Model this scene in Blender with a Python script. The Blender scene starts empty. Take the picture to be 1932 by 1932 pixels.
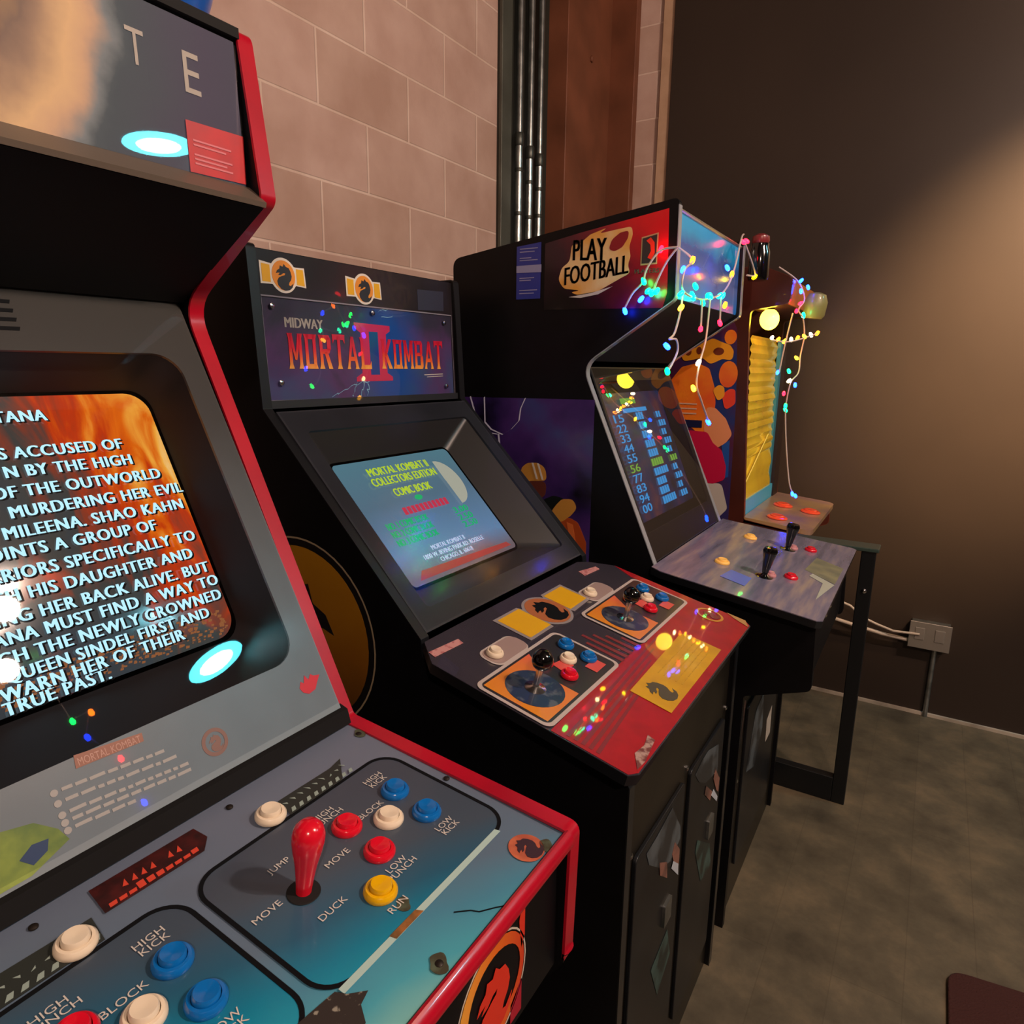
import bpy, bmesh, math, random
from mathutils import Vector, Matrix
random.seed(7)
sc = bpy.context.scene
COL = sc.collection

# ------------------------------------------------------------------ camera
cd = bpy.data.cameras.new('camera'); cam = bpy.data.objects.new('camera', cd); COL.objects.link(cam)
cam.matrix_world = Matrix(((0.85166, -0.12099, 0.50994, 1.64), (0.52393, 0.17147, -0.83433, 0.0),
                           (0.01351, 0.97773, 0.20942, 1.52), (0, 0, 0, 1)))
cd.sensor_width = 36.0; cd.lens = 36.0 * 1288.0 / 1932.0; cd.clip_start = 0.02; cd.clip_end = 60
sc.camera = cam
# ------------------------------------------------------------------ world, light, exposure
w = bpy.data.worlds.new('room_air'); sc.world = w; w.use_nodes = True
w.node_tree.nodes['Background'].inputs[0].default_value = (0.9, 0.75, 0.65, 1)
w.node_tree.nodes['Background'].inputs[1].default_value = 0.012
sc.view_settings.view_transform = 'Standard'; sc.view_settings.look = 'None'
sc.view_settings.gamma = 1.0; sc.view_settings.exposure = 0.0; sc.view_settings.use_curve_mapping = False
sc.cycles.use_denoising = True
sc.cycles.max_bounces = 8; sc.cycles.transparent_max_bounces = 12
sc.cycles.sample_clamp_indirect = 4.0

# ------------------------------------------------------------------ helpers
def lin(c):
    if isinstance(c, str):
        c = c.lstrip('#'); c = tuple(int(c[i:i+2], 16) / 255 for i in (0, 2, 4))
    return tuple(((x / 12.92) if x <= 0.04045 else ((x + 0.055) / 1.055) ** 2.4) for x in c) + (1.0,)
MATS = {}
def mat(name, col='#808080', rough=0.5, metal=0.0, coat=0.0, emit=None, es=0.0, spec=0.5, noise=None, bump=None, alpha=1.0, trans=0.0):
    if name in MATS: return MATS[name]
    m = bpy.data.materials.new(name); m.use_nodes = True; nt = m.node_tree; b = nt.nodes['Principled BSDF']
    b.inputs['Base Color'].default_value = lin(col); b.inputs['Roughness'].default_value = rough
    b.inputs['Metallic'].default_value = metal; b.inputs['Coat Weight'].default_value = coat; b.inputs['Coat Roughness'].default_value = 0.03
    b.inputs['Specular IOR Level'].default_value = spec; b.inputs['Alpha'].default_value = alpha
    b.inputs['Transmission Weight'].default_value = trans
    if emit:
        b.inputs['Emission Color'].default_value = lin(emit); b.inputs['Emission Strength'].default_value = es
    if noise or bump:
        tc = nt.nodes.new('ShaderNodeTexCoord'); n = nt.nodes.new('ShaderNodeTexNoise')
        n.inputs['Scale'].default_value = (noise or bump)[0]; n.inputs['Detail'].default_value = 6
        nt.links.new(tc.outputs['Object'], n.inputs['Vector'])
        if noise:   # (scale, second colour, low, high)
            r = nt.nodes.new('ShaderNodeValToRGB'); r.color_ramp.elements[0].position = noise[2]; r.color_ramp.elements[1].position = noise[3]
            r.color_ramp.elements[0].color = lin(col); r.color_ramp.elements[1].color = lin(noise[1])
            nt.links.new(n.outputs['Fac'], r.inputs['Fac']); nt.links.new(r.outputs['Color'], b.inputs['Base Color'])
        if bump:
            bp = nt.nodes.new('ShaderNodeBump'); bp.inputs['Strength'].default_value = bump[1]; bp.inputs['Distance'].default_value = 0.01
            nt.links.new(n.outputs['Fac'], bp.inputs['Height']); nt.links.new(bp.outputs['Normal'], b.inputs['Normal'])
    MATS[name] = m; return m
def ramp_mat(name, axis, lo, hi, stops, rough=0.4, coat=0.0, emit=0.0, warp=None, spec=0.5, slant=None):
    """colour running along one object axis, edges broken up by noise"""
    m = bpy.data.materials.new(name); m.use_nodes = True; nt = m.node_tree; b = nt.nodes['Principled BSDF']
    tc = nt.nodes.new('ShaderNodeTexCoord'); sp = nt.nodes.new('ShaderNodeSeparateXYZ'); nt.links.new(tc.outputs['Object'], sp.inputs[0])
    mr = nt.nodes.new('ShaderNodeMapRange'); mr.inputs['From Min'].default_value = lo; mr.inputs['From Max'].default_value = hi
    if slant:   # (other axis, how much of it)
        sl = nt.nodes.new('ShaderNodeMath'); sl.operation = 'MULTIPLY_ADD'; sl.inputs[1].default_value = slant[1]
        nt.links.new(sp.outputs[slant[0]], sl.inputs[0]); nt.links.new(sp.outputs[axis], sl.inputs[2]); nt.links.new(sl.outputs[0], mr.inputs['Value'])
    else: nt.links.new(sp.outputs[axis], mr.inputs['Value'])
    src = mr.outputs['Result']
    if warp:
        n = nt.nodes.new('ShaderNodeTexNoise'); n.inputs['Scale'].default_value = warp[0]; n.inputs['Detail'].default_value = 5
        nt.links.new(tc.outputs['Object'], n.inputs['Vector'])
        ma = nt.nodes.new('ShaderNodeMath'); ma.operation = 'MULTIPLY_ADD'; ma.inputs[1].default_value = warp[1]
        nt.links.new(n.outputs['Fac'], ma.inputs[0]); nt.links.new(src, ma.inputs[2])
        m2 = nt.nodes.new('ShaderNodeMath'); m2.operation = 'SUBTRACT'; m2.inputs[1].default_value = warp[1] * 0.5
        nt.links.new(ma.outputs[0], m2.inputs[0]); src = m2.outputs[0]
    r = nt.nodes.new('ShaderNodeValToRGB'); el = r.color_ramp.elements
    while len(el) < len(stops): el.new(0.5)
    for e, (p, c) in zip(el, stops): e.position = p; e.color = lin(c)
    nt.links.new(src, r.inputs['Fac']); nt.links.new(r.outputs['Color'], b.inputs['Base Color'])
    b.inputs['Roughness'].default_value = rough; b.inputs['Coat Weight'].default_value = coat; b.inputs['Specular IOR Level'].default_value = spec
    b.inputs['Coat Roughness'].default_value = 0.06
    if emit:
        nt.links.new(r.outputs['Color'], b.inputs['Emission Color']); b.inputs['Emission Strength'].default_value = emit
    MATS[name] = m; return m
def glass_mat(name, tint='#ffffff', boost=1.0, rough=0.015):
    """thin clear pane: see-through, mirror-like at its surface by Fresnel"""
    m = bpy.data.materials.new(name); m.use_nodes = True; nt = m.node_tree; nt.nodes.clear()
    o = nt.nodes.new('ShaderNodeOutputMaterial'); mx = nt.nodes.new('ShaderNodeMixShader')
    t = nt.nodes.new('ShaderNodeBsdfTransparent'); t.inputs[0].default_value = lin(tint)
    g = nt.nodes.new('ShaderNodeBsdfGlossy'); g.inputs['Roughness'].default_value = rough
    lw = nt.nodes.new('ShaderNodeLayerWeight'); lw.inputs['Blend'].default_value = 0.5
    pw = nt.nodes.new('ShaderNodeMath'); pw.operation = 'POWER'; pw.inputs[1].default_value = 4.0; nt.links.new(lw.outputs['Facing'], pw.inputs[0])
    f = nt.nodes.new('ShaderNodeMath'); f.operation = 'MULTIPLY_ADD'; f.inputs[1].default_value = 0.9; f.inputs[2].default_value = 0.045 * boost; f.use_clamp = True
    nt.links.new(pw.outputs[0], f.inputs[0])
    nt.links.new(f.outputs[0], mx.inputs[0]); nt.links.new(t.outputs[0], mx.inputs[1]); nt.links.new(g.outputs[0], mx.inputs[2])
    nt.links.new(mx.outputs[0], o.inputs[0]); MATS[name] = m; return m

class MB:
    def __init__(s): s.v = []; s.f = []
    def add(s, vs, fs):
        k = len(s.v); s.v += [Vector(p) for p in vs]; s.f += [tuple(i + k for i in f) for f in fs]; return s
    def box(s, a, b):
        (x0, y0, z0), (x1, y1, z1) = a, b
        return s.add([(x0,y0,z0),(x1,y0,z0),(x1,y1,z0),(x0,y1,z0),(x0,y0,z1),(x1,y0,z1),(x1,y1,z1),(x0,y1,z1)],
                     [(0,3,2,1),(4,5,6,7),(0,1,5,4),(1,2,6,5),(2,3,7,6),(3,0,4,7)])
    def prism(s, pts, d):
        n = len(pts); d = Vector(d); p = [Vector(q) for q in pts]
        return s.add(p + [q + d for q in p], [tuple(range(n - 1, -1, -1)), tuple(range(n, 2 * n))] + [(i, (i + 1) % n, (i + 1) % n + n, i + n) for i in range(n)])
    def ring(s, outer, inner, d):
        n = len(outer); d = Vector(d); o = [Vector(q) for q in outer]; i_ = [Vector(q) for q in inner]
        fs = []
        for k in range(n):
            j = (k + 1) % n
            fs += [(k, n + k, n + j, j), (2*n + k, 2*n + j, 3*n + j, 3*n + k), (k, j, 2*n + j, 2*n + k), (n + k, 3*n + k, 3*n + j, n + j)]
        return s.add(o + i_ + [q + d for q in o] + [q + d for q in i_], fs)
    def tube(s, pts, r, seg=8, cap=True):
        pts = [Vector(p) for p in pts]; n = len(pts); rr = r if isinstance(r, (list, tuple)) else [r] * n
        vs = []; up = None
        for i, p in enumerate(pts):
            t = (pts[min(i + 1, n - 1)] - pts[max(i - 1, 0)]).normalized()
            if up is None: up = Vector((0, 0, 1)) if abs(t.z) < 0.9 else Vector((1, 0, 0))
            a = t.cross(up).normalized(); up = a.cross(t).normalized()
            for k in range(seg):
                q = 2 * math.pi * k / seg; vs.append(p + (a * math.cos(q) + up * math.sin(q)) * rr[i])
        fs = [(i*seg + k, i*seg + (k+1) % seg, (i+1)*seg + (k+1) % seg, (i+1)*seg + k) for i in range(n - 1) for k in range(seg)]
        if cap: fs += [tuple(range(seg - 1, -1, -1)), tuple((n-1)*seg + k for k in range(seg))]
        return s.add(vs, fs)
    def lathe(s, prof, o=(0,0,0), n=(0,0,1), seg=24):
        """profile (radius, height) about axis n through o"""
        n = Vector(n).normalized(); a = n.orthogonal().normalized(); b = n.cross(a); o = Vector(o); vs = []
        for r, h in prof:
            for k in range(seg):
                q = 2 * math.pi * k / seg; vs.append(o + n * h + (a * math.cos(q) + b * math.sin(q)) * max(r, 1e-5))
        m = len(prof)
        fs = [(i*seg + k, i*seg + (k+1) % seg, (i+1)*seg + (k+1) % seg, (i+1)*seg + k) for i in range(m - 1) for k in range(seg)]
        fs += [tuple(range(seg - 1, -1, -1)), tuple((m-1)*seg + k for k in range(seg))]
        return s.add(vs, fs)
    def build(s, name, m, parent=None, smooth=False, bevel=0.0, label=None, origin=None):
        me = bpy.data.meshes.new(name); off = Vector((0,0,0))
        if parent is not None:
            q = parent
            while q is not None: off = off + q.location; q = q.parent
        loc = Vector(origin) if origin is not None else None
        base = Vector((0,0,0)) if loc is not None else off
        me.from_pydata([p - base for p in s.v], [], s.f); me.update()
        bm = bmesh.new(); bm.from_mesh(me); bmesh.ops.recalc_face_normals(bm, faces=bm.faces); bm.to_mesh(me); bm.free()
        o = bpy.data.objects.new(name, me); COL.objects.link(o); me.materials.append(m)
        if loc is not None: o.location = loc - off
        if parent is not None: o.parent = parent
        if smooth:
            for p in me.polygons: p.use_smooth = True
            md = o.modifiers.new('split', 'EDGE_SPLIT'); md.split_angle = math.radians(40)
        if bevel:
            md = o.modifiers.new('bevel', 'BEVEL'); md.width = bevel; md.segments = 3; md.limit_method = 'ANGLE'; md.angle_limit = math.radians(35)
            for p in me.polygons: p.use_smooth = True
            md2 = o.modifiers.new('wn', 'WEIGHTED_NORMAL'); md2.keep_sharp = True
        if label: o['label'] = label
        return o
def tag(o, label, cat, group=None):
    o['label'] = label; o['category'] = cat
    if group: o['group'] = group
    return o
def thing(name, label, cat, loc, group=None):
    o = bpy.data.objects.new(name, None); COL.objects.link(o); o.location = loc; o.empty_display_size = 0.1
    return tag(o, label, cat, group)
def struct(o): o['kind'] = 'structure'; return o

class Frame:
    """a flat panel: origin, u (to the right as one faces it), v (up the panel), n (out of it)"""
    def __init__(s, o, u, v): s.o = Vector(o); s.u = Vector(u).normalized(); s.v = Vector(v).normalized(); s.n = s.u.cross(s.v)
    def p(s, u, v, h=0.0): return s.o + s.u * u + s.v * v + s.n * h
    def pts(s, uv, h=0.0): return [s.p(u, v, h) for u, v in uv]
def front(top, bot): # sloping front panel across the machine, u = y
    return Frame((bot[0], 0, bot[1]), (0,1,0), (top[0]-bot[0], 0, top[1]-bot[1]))
def rrect(u0, u1, v0, v1, r, seg=6):
    out = []
    for cu, cv, a0 in ((u1-r, v1-r, 0), (u0+r, v1-r, 90), (u0+r, v0+r, 180), (u1-r, v0+r, 270)):
        for k in range(seg + 1):
            a = math.radians(a0 + 90 * k / seg); out.append((cu + r * math.cos(a), cv + r * math.sin(a)))
    return out
def ell(cu, cv, ru, rv=None, seg=32, a0=0, a1=360):
    rv = rv or ru; full = abs(a1 - a0) >= 360
    return [(cu + ru * math.cos(math.radians(a0 + (a1-a0) * k / (seg if full else seg - 1))), cv + rv * math.sin(math.radians(a0 + (a1-a0) * k / (seg if full else seg - 1)))) for k in range(seg)]
def pane(fr, uv, h, m, parent, name='front_glass'):
    return MB().add(fr.pts(uv, h), [tuple(range(len(uv)))]).build(name, m, parent)
def fillet(poly, rad, seg=6):
    out = []; n = len(poly)
    for i, p in enumerate(poly):
        r = rad[i] if isinstance(rad, (list, tuple)) else rad
        p = Vector(p); a = Vector(poly[i-1]) - p; b = Vector(poly[(i+1) % n]) - p
        if r <= 0: out.append(tuple(p)); continue
        la, lb = a.length, b.length; a.normalize(); b.normalize()
        ang = a.angle(b); d = min(r / math.tan(ang / 2), la * 0.45, lb * 0.45)
        p0 = p + a * d; p1 = p + b * d
        for k in range(seg + 1):
            t = k / seg; out.append(tuple(p0 * (1-t)**2 + p * 2*t*(1-t) + p1 * t*t))
    return out
LV = 0.0006
def decal(fr, polys, lv=1, th=0.0004, mb=None):
    mb = mb or MB()
    for q in polys: mb.prism(fr.pts(q, lv * LV), fr.n * th)
    return mb
def outline(fr, pts, wd, lv=1, mb=None, th=0.0004):
    mb = mb or MB(); n = len(pts); inn = []
    cx = sum(p[0] for p in pts) / n; cy = sum(p[1] for p in pts) / n
    for i in range(n):
        a = Vector(pts[i-1]); b = Vector(pts[(i+1) % n]); t = (b - a)
        if t.length < 1e-9: t = Vector((1, 0))
        t.normalize(); nn = Vector((-t.y, t.x)); p = Vector(pts[i])
        if nn.dot(Vector((cx, cy)) - p) < 0: nn = -nn
        inn.append(tuple(p + nn * wd))
    mb.ring(fr.pts(pts, lv * LV), fr.pts(inn, lv * LV), fr.n * th); return mb
def text(fr, body, box, lv=2, mb=None, weight=0.0, th=0.0003, warp=None, align=None, res=3, space=1.0):
    """letters fitted into box (u0,u1,v0,v1); align='R'/'L' keeps proportions from the box height"""
    cu = bpy.data.curves.new('lettering', 'FONT'); cu.body = body; cu.size = 1.0; cu.resolution_u = res; cu.space_character = space
    ob = bpy.data.objects.new('lettering', cu); COL.objects.link(ob); bpy.context.view_layer.update()
    me = bpy.data.meshes.new_from_object(ob.evaluated_get(bpy.context.evaluated_depsgraph_get()))
    bpy.data.objects.remove(ob); bpy.data.curves.remove(cu)
    vs = [v.co.copy() for v in me.vertices]; fs = [tuple(p.vertices) for p in me.polygons]; bpy.data.meshes.remove(me)
    mb = mb or MB()
    if not vs: return mb
    x0 = min(v.x for v in vs); x1 = max(v.x for v in vs); y0 = min(v.y for v in vs); y1 = max(v.y for v in vs)
    u0, u1, v0, v1 = box
    if body.isupper() or body.isdigit(): y0 = max(y0, -0.05)
    sy = (v1 - v0) / max(y1 - y0, 1e-6); sx = (u1 - u0) / max(x1 - x0, 1e-6)
    if align: sx = sy * (1.0 if not isinstance(align, tuple) else align[1]); al = align[0]; 
    if align and al == 'R': u0 = u1 - (x1 - x0) * sx
    if align and al == 'C': u0 = (u0 + u1) / 2 - (x1 - x0) * sx / 2
    for du in ((-1.2, 0.0, 1.2) if weight else (0.0,)):   # heavier strokes: the same letter thickened sideways
      out = []
      for v in vs:
        a = du * weight * sy + u0 + (v.x - x0) * sx; b = v0 + (v.y - y0) * sy
        if warp: a, b = warp(a, b)
        out.append(fr.p(a, b, lv * LV + th))
      mb.add(out, fs)
    return mb
def sweep(path, widthdir, wd, h, closed=False):
    """rounded strip (edge moulding) along a 3-D path lying in a plane; widthdir is across the strip"""
    mb = MB(); P = [Vector(p) for p in path]; W = Vector(widthdir).normalized(); n = len(P)
    sect = [(-0.5, -0.25), (-0.5, 0.35), (-0.3, 0.85), (0.0, 1.0), (0.3, 0.85), (0.5, 0.35), (0.5, -0.25)]; m = len(sect); vs = []
    for i, p in enumerate(P):
        a = P[i-1] if (i > 0 or closed) else p; b = P[(i+1) % n] if (i < n-1 or closed) else p
        t = (b - a).normalized(); nn = W.cross(t).normalized()
        for sw, sh in sect: vs.append(p + W * (sw * wd) + nn * (sh * h))
    fs = []
    for i in range(n if closed else n - 1):
        j = (i + 1) % n
        for k in range(m): fs.append((i*m + k, i*m + (k+1) % m, j*m + (k+1) % m, j*m + k))
    if not closed: fs += [tuple(range(m)), tuple((n-1)*m + k for k in range(m-1, -1, -1))]
    return mb.add(vs, fs)
def copy_tree(o, parent=None):
    c = o.copy(); COL.objects.link(c)
    if parent is not None: c.parent = parent
    for ch in list(o.children): copy_tree(ch, c)
    return c

# ------------------------------------------------------------------ materials
BLACK = mat('black_laminate', '#08080a', 0.42, spec=0.25, noise=(14, '#0c0c10', 0.35, 0.7))
BLACKM = mat('black_matte', '#0b0b0d', 0.7, spec=0.25)
BLACKG = mat('black_gloss', '#08080a', 0.12, coat=0.6)
VINYL = mat('black_vinyl_edging', '#15171b', 0.32, coat=0.25)
RED = mat('red_edging', '#b00a26', 0.28, coat=0.35, noise=(9, '#9c0822', 0.4, 0.65))
STEEL = mat('galvanised_steel', '#a9adad', 0.28, metal=0.9, noise=(25, '#7f8584', 0.35, 0.7))
CHROME = mat('bright_steel', '#d0d0d0', 0.2, metal=1.0)
BTN_BLUE = mat('blue_plastic', '#0a68b8', 0.22, coat=0.4)
BTN_RED = mat('red_plastic', '#d8112a', 0.2, coat=0.5)
BTN_WHITE = mat('cream_plastic', '#e8d8c0', 0.3, coat=0.3)
BTN_YEL = mat('yellow_plastic', '#e3ae05', 0.25, coat=0.3)
WHITE_INK = mat('white_ink', '#c9c4bd', 0.6)
GREY_INK = mat('worn_grey_ink', '#9a968f', 0.6)
DARK_INK = mat('dark_ink', '#0a0c10', 0.6, spec=0.15)
YEL_INK = mat('yellow_ink', '#d9a514', 0.4, coat=0.3)
ORANGE_INK = mat('orange_ink', '#d98a2b', 0.4, coat=0.3)
RED_INK = mat('red_ink', '#aa1824', 0.35, coat=1.0, noise=(30, '#981420', 0.35, 0.7))
GLASS = glass_mat('clear_pane', '#f2f4f6')
SMOKE = glass_mat('smoked_pane', '#c4c6ca', 1.05)
HAZED = glass_mat('hazed_pane', '#eef0f2', 1.0, 0.16)

# ------------------------------------------------------------------ room
def brick_mat(name, swap, off):
    m = bpy.data.materials.new(name); m.use_nodes = True; nt = m.node_tree; b = nt.nodes['Principled BSDF']
    tc = nt.nodes.new('ShaderNodeTexCoord'); sp = nt.nodes.new('ShaderNodeSeparateXYZ'); cb = nt.nodes.new('ShaderNodeCombineXYZ')
    nt.links.new(tc.outputs['Object'], sp.inputs[0])
    ad = nt.nodes.new('ShaderNodeVectorMath'); ad.operation = 'ADD'; ad.inputs[1].default_value = (off[0], off[1], 0)
    nt.links.new(sp.outputs[swap], cb.inputs[0]); nt.links.new(sp.outputs['Z'], cb.inputs[1]); nt.links.new(cb.outputs[0], ad.inputs[0])
    br = nt.nodes.new('ShaderNodeTexBrick'); br.offset = 0.5; br.squash = 1.0
    br.inputs['Scale'].default_value = 1.0; br.inputs['Brick Width'].default_value = 0.406; br.inputs['Row Height'].default_value = 0.2032
    br.inputs['Mortar Size'].default_value = 0.0055; br.inputs['Mortar Smooth'].default_value = 0.6
    br.inputs['Color1'].default_value = lin('#c2a79d'); br.inputs['Color2'].default_value = lin('#b69b8e'); br.inputs['Mortar'].default_value = lin('#d6c0b4')
    nt.links.new(ad.outputs[0], br.inputs['Vector'])
    n = nt.nodes.new('ShaderNodeTexNoise'); n.inputs['Scale'].default_value = 4.5; n.inputs['Detail'].default_value = 8; nt.links.new(tc.outputs['Object'], n.inputs['Vector'])
    mx = nt.nodes.new('ShaderNodeMixRGB'); mx.blend_type = 'MULTIPLY'; mx.inputs[0].default_value = 0.35
    rp = nt.nodes.new('ShaderNodeValToRGB'); rp.color_ramp.elements[0].color = lin('#b99a86'); rp.color_ramp.elements[0].position = 0.35; rp.color_ramp.elements[1].color = lin('#ffffff'); rp.color_ramp.elements[1].position = 0.65
    nt.links.new(n.outputs['Fac'], rp.inputs['Fac']); nt.links.new(br.outputs['Color'], mx.inputs[1]); nt.links.new(rp.outputs['Color'], mx.inputs[2])
    nt.links.new(mx.outputs[0], b.inputs['Base Color']); b.inputs['Roughness'].default_value = 0.75; b.inputs['Specular IOR Level'].default_value = 0.25
    n2 = nt.nodes.new('ShaderNodeTexNoise'); n2.inputs['Scale'].default_value = 60; n2.inputs['Detail'].default_value = 4; nt.links.new(tc.outputs['Object'], n2.inputs['Vector'])
    b1 = nt.nodes.new('ShaderNodeBump'); b1.invert = True; b1.inputs['Strength'].default_value = 0.5; b1.inputs['Distance'].default_value = 0.006; nt.links.new(br.outputs['Fac'], b1.inputs['Height'])
    b2 = nt.nodes.new('ShaderNodeBump'); b2.inputs['Strength'].default_value = 0.25; b2.inputs['Distance'].default_value = 0.004; nt.links.new(n2.outputs['Fac'], b2.inputs['Height'])
    nt.links.new(b1.outputs[0], b2.inputs['Normal']); nt.links.new(b2.outputs[0], b.inputs['Normal']); return m
BRICK_L = brick_mat('painted_block_side', 'Y', (-1.568 + 4.06, -2.054 + 2.032))
BRICK_B = brick_mat('painted_block_end', 'X', (1.3, -2.492 + 2.4384))
DARKW = mat('dark_brown_paint', '#342b25', 0.42, spec=0.35, noise=(1.6, '#2e2621', 0.3, 0.7), bump=(40, 0.06))
def floor_mat():
    m = bpy.data.materials.new('worn_floor'); m.use_nodes = True; nt = m.node_tree; b = nt.nodes['Principled BSDF']
    tc = nt.nodes.new('ShaderNodeTexCoord')
    n = nt.nodes.new('ShaderNodeTexNoise'); n.inputs['Scale'].default_value = 5; n.inputs['Detail'].default_value = 9; n.inputs['Roughness'].default_value = 0.65
    nt.links.new(tc.outputs['Object'], n.inputs['Vector'])
    r = nt.nodes.new('ShaderNodeValToRGB'); e = r.color_ramp.elements
    e[0].position = 0.3; e[0].color = lin('#443e34'); e[1].position = 0.7; e[1].color = lin('#786a55'); x = e.new(0.5); x.color = lin('#5e5647')
    nt.links.new(n.outputs['Fac'], r.inputs['Fac'])
    br = nt.nodes.new('ShaderNodeTexBrick'); br.offset = 0.37; br.inputs['Scale'].default_value = 1; br.inputs['Brick Width'].default_value = 1.22; br.inputs['Row Height'].default_value = 0.16
    br.inputs['Mortar Size'].default_value = 0.0015; br.inputs['Color1'].default_value = lin('#ffffff'); br.inputs['Color2'].default_value = lin('#c9c6bb'); br.inputs['Mortar'].default_value = lin('#777064')
    mp = nt.nodes.new('ShaderNodeMapping'); mp.inputs['Rotation'].default_value = (0, 0, math.radians(90)); mp.inputs['Location'].default_value = (0.02, 0.012, 0)
    nt.links.new(tc.outputs['Object'], mp.inputs[0]); nt.links.new(mp.outputs[0], br.inputs['Vector'])
    mx = nt.nodes.new('ShaderNodeMixRGB'); mx.blend_type = 'MULTIPLY'; mx.inputs[0].default_value = 0.25
    nt.links.new(r.outputs[0], mx.inputs[1]); nt.links.new(br.outputs['Color'], mx.inputs[2]); nt.links.new(mx.outputs[0], b.inputs['Base Color'])
    b.inputs['Roughness'].default_value = 0.5; b.inputs['Specular IOR Level'].default_value = 0.35
    return m
struct(MB().box((-0.2, -4.2, -0.1), (7.2, 3.62, 0)).build('floor', floor_mat()))
struct(MB().box((-0.2, -4.2, 3.9), (7.2, 3.62, 4.0)).build('ceiling', mat('dark_ceiling', '#2a2622', 0.8)))
struct(MB().box((-0.2, -4.2, 0), (0, 3.62, 3.9)).build('wall_left', BRICK_L))
struct(MB().box((0, 3.43, 0), (0.402, 3.62, 3.9)).build('wall_corner', BRICK_B))
struct(MB().box((0.402, 3.40, 0), (7.2, 3.62, 3.9)).build('wall_back', DARKW))
struct(MB().box((7.0, -4.2, 0), (7.2, 3.40, 3.9)).build('wall_right', DARKW))
struct(MB().box((0, -4.2, 0), (7.0, -4.0, 3.9)).build('wall_front', DARKW))
struct(MB().box((0.345, 3.412, 0), (0.402, 3.43, 3.9)).build('trim_1', mat('tan_wood_trim', '#b99a80', 0.6, noise=(12, '#a98a70', 0.3, 0.7))))
struct(MB().box((0.402, 3.388, 0), (7.0, 3.40, 0.014)).build('baseboard_back', mat('pale_strip', '#b5ab9c', 0.6, noise=(7, '#8a8276', 0.35, 0.6))))

# red-brown steel column in the corner
colm = mat('red_brown_primer', '#7c4a34', 0.5, spec=0.35, noise=(5, '#5c3624', 0.3, 0.75))
t = thing('support_column', 'red-brown painted steel column standing in the corner by the conduits', 'column', (0.08, 3.2, 0))
MB().box((0.0, 2.93, 0), (0.10, 3.38, 3.9)).build('column_web', colm, t, bevel=0.004)
MB().box((0.0, 3.38, 0), (0.225, 3.43, 3.9)).build('column_flange', colm, t, bevel=0.004)
for z in (1.3, 2.05, 2.9): MB().lathe([(0.014, 0), (0.014, 0.008), (0.009, 0.011)], (0.10, 3.16, z), (1,0,0), 6).build('bolt', colm, t)

# wireway panel and three conduits on the brick wall
wm = mat('dull_grey_metal', '#5c5f57', 0.5, metal=0.4, noise=(6, '#4a4c45', 0.35, 0.7))
t = thing('wireway', 'flat grey metal wireway cover behind the conduits on the block wall', 'wireway', (0.01, 2.72, 0.02))
MB().box((0.0, 2.525, 0.02), (0.008, 2.925, 3.89)).build('back_plate', mat('dark_grey_metal', '#2e302b', 0.5, metal=0.3), t)
MB().box((0.008, 2.525, 0.02), (0.024, 2.60, 3.89)).build('cover_strip', wm, t, bevel=0.003)
for k, (y, zt, lab) in enumerate(((2.635, 2.41, 'leftmost thin steel conduit on the grey wireway'), (2.722, 2.38, 'middle thin steel conduit between two others on wireway'), (2.805, 2.37, 'steel conduit nearest the red-brown column'))):
    t = thing('conduit', lab, 'conduit', (0.04, y, 0.02), 'steel conduits on the block wall')
    MB().tube([(0.04, y, 0.02), (0.04, y, zt)], 0.0155, 14).build('lower_pipe', STEEL, t, smooth=True)
    MB().tube([(0.04, y, zt + 0.05), (0.04, y, 3.89)], 0.0125, 14).build('upper_pipe', STEEL, t, smooth=True)
    MB().lathe([(0.017, 0), (0.02, 0.006), (0.02, 0.044), (0.017, 0.05)], (0.04, y, zt), (0,0,1), 14).build('coupling', mat('dark_coupling', '#4a4d49', 0.4, metal=0.7), t, smooth=True)
    for z in (zt - 0.10, zt - 0.27 + 0.03 * k):
        MB().lathe([(0.0165, 0), (0.0175, 0.003), (0.0175, 0.012), (0.0165, 0.015)], (0.04, y, z), (0,0,1), 14).build('clamp', mat('dark_coupling'), t, smooth=True)

# ------------------------------------------------------------------ shared builders
BUTTONS = {}
def button(parent, pos, n, m, key, label=None, r=0.0178):
    """screw-in push button: rimmed collar and a dished plunger"""
    n = Vector(n).normalized()
    q = Vector((0,0,1)).rotation_difference(n)
    if key not in BUTTONS:
        a = MB().lathe([(r*0.96, 0), (r, 0.0015), (r*0.98, 0.005), (r*0.86, 0.0075), (r*0.70, 0.0078), (r*0.68, 0.004)], seg=28)
        o = a.build('push_button', m, parent, smooth=True, origin=parent.location)
        b = MB().lathe([(r*0.65, 0.002), (r*0.65, 0.0105), (r*0.58, 0.0125), (r*0.42, 0.0122), (r*0.2, 0.0114), (0.0, 0.0111)], seg=24)
        p = b.build('plunger', m, None, smooth=True); p.parent = o
        BUTTONS[key] = o
    else:
        o = copy_tree(BUTTONS[key], parent)
    o.location = Vector(pos) - parent.location; o.rotation_mode = 'QUATERNION'; o.rotation_quaternion = q
    if label: o['label'] = label
    return o
def screws(parent, fr, uvs, r=0.005, m=None, h=0.0, name='screw'):
    for u, v in uvs:
        MB().lathe([(r, 0), (r*0.95, 0.0012), (r*0.5, 0.0024), (0, 0.0026)], fr.p(u, v, h), fr.n, 12).build(name, m or CHROME, parent, smooth=True)
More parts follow.
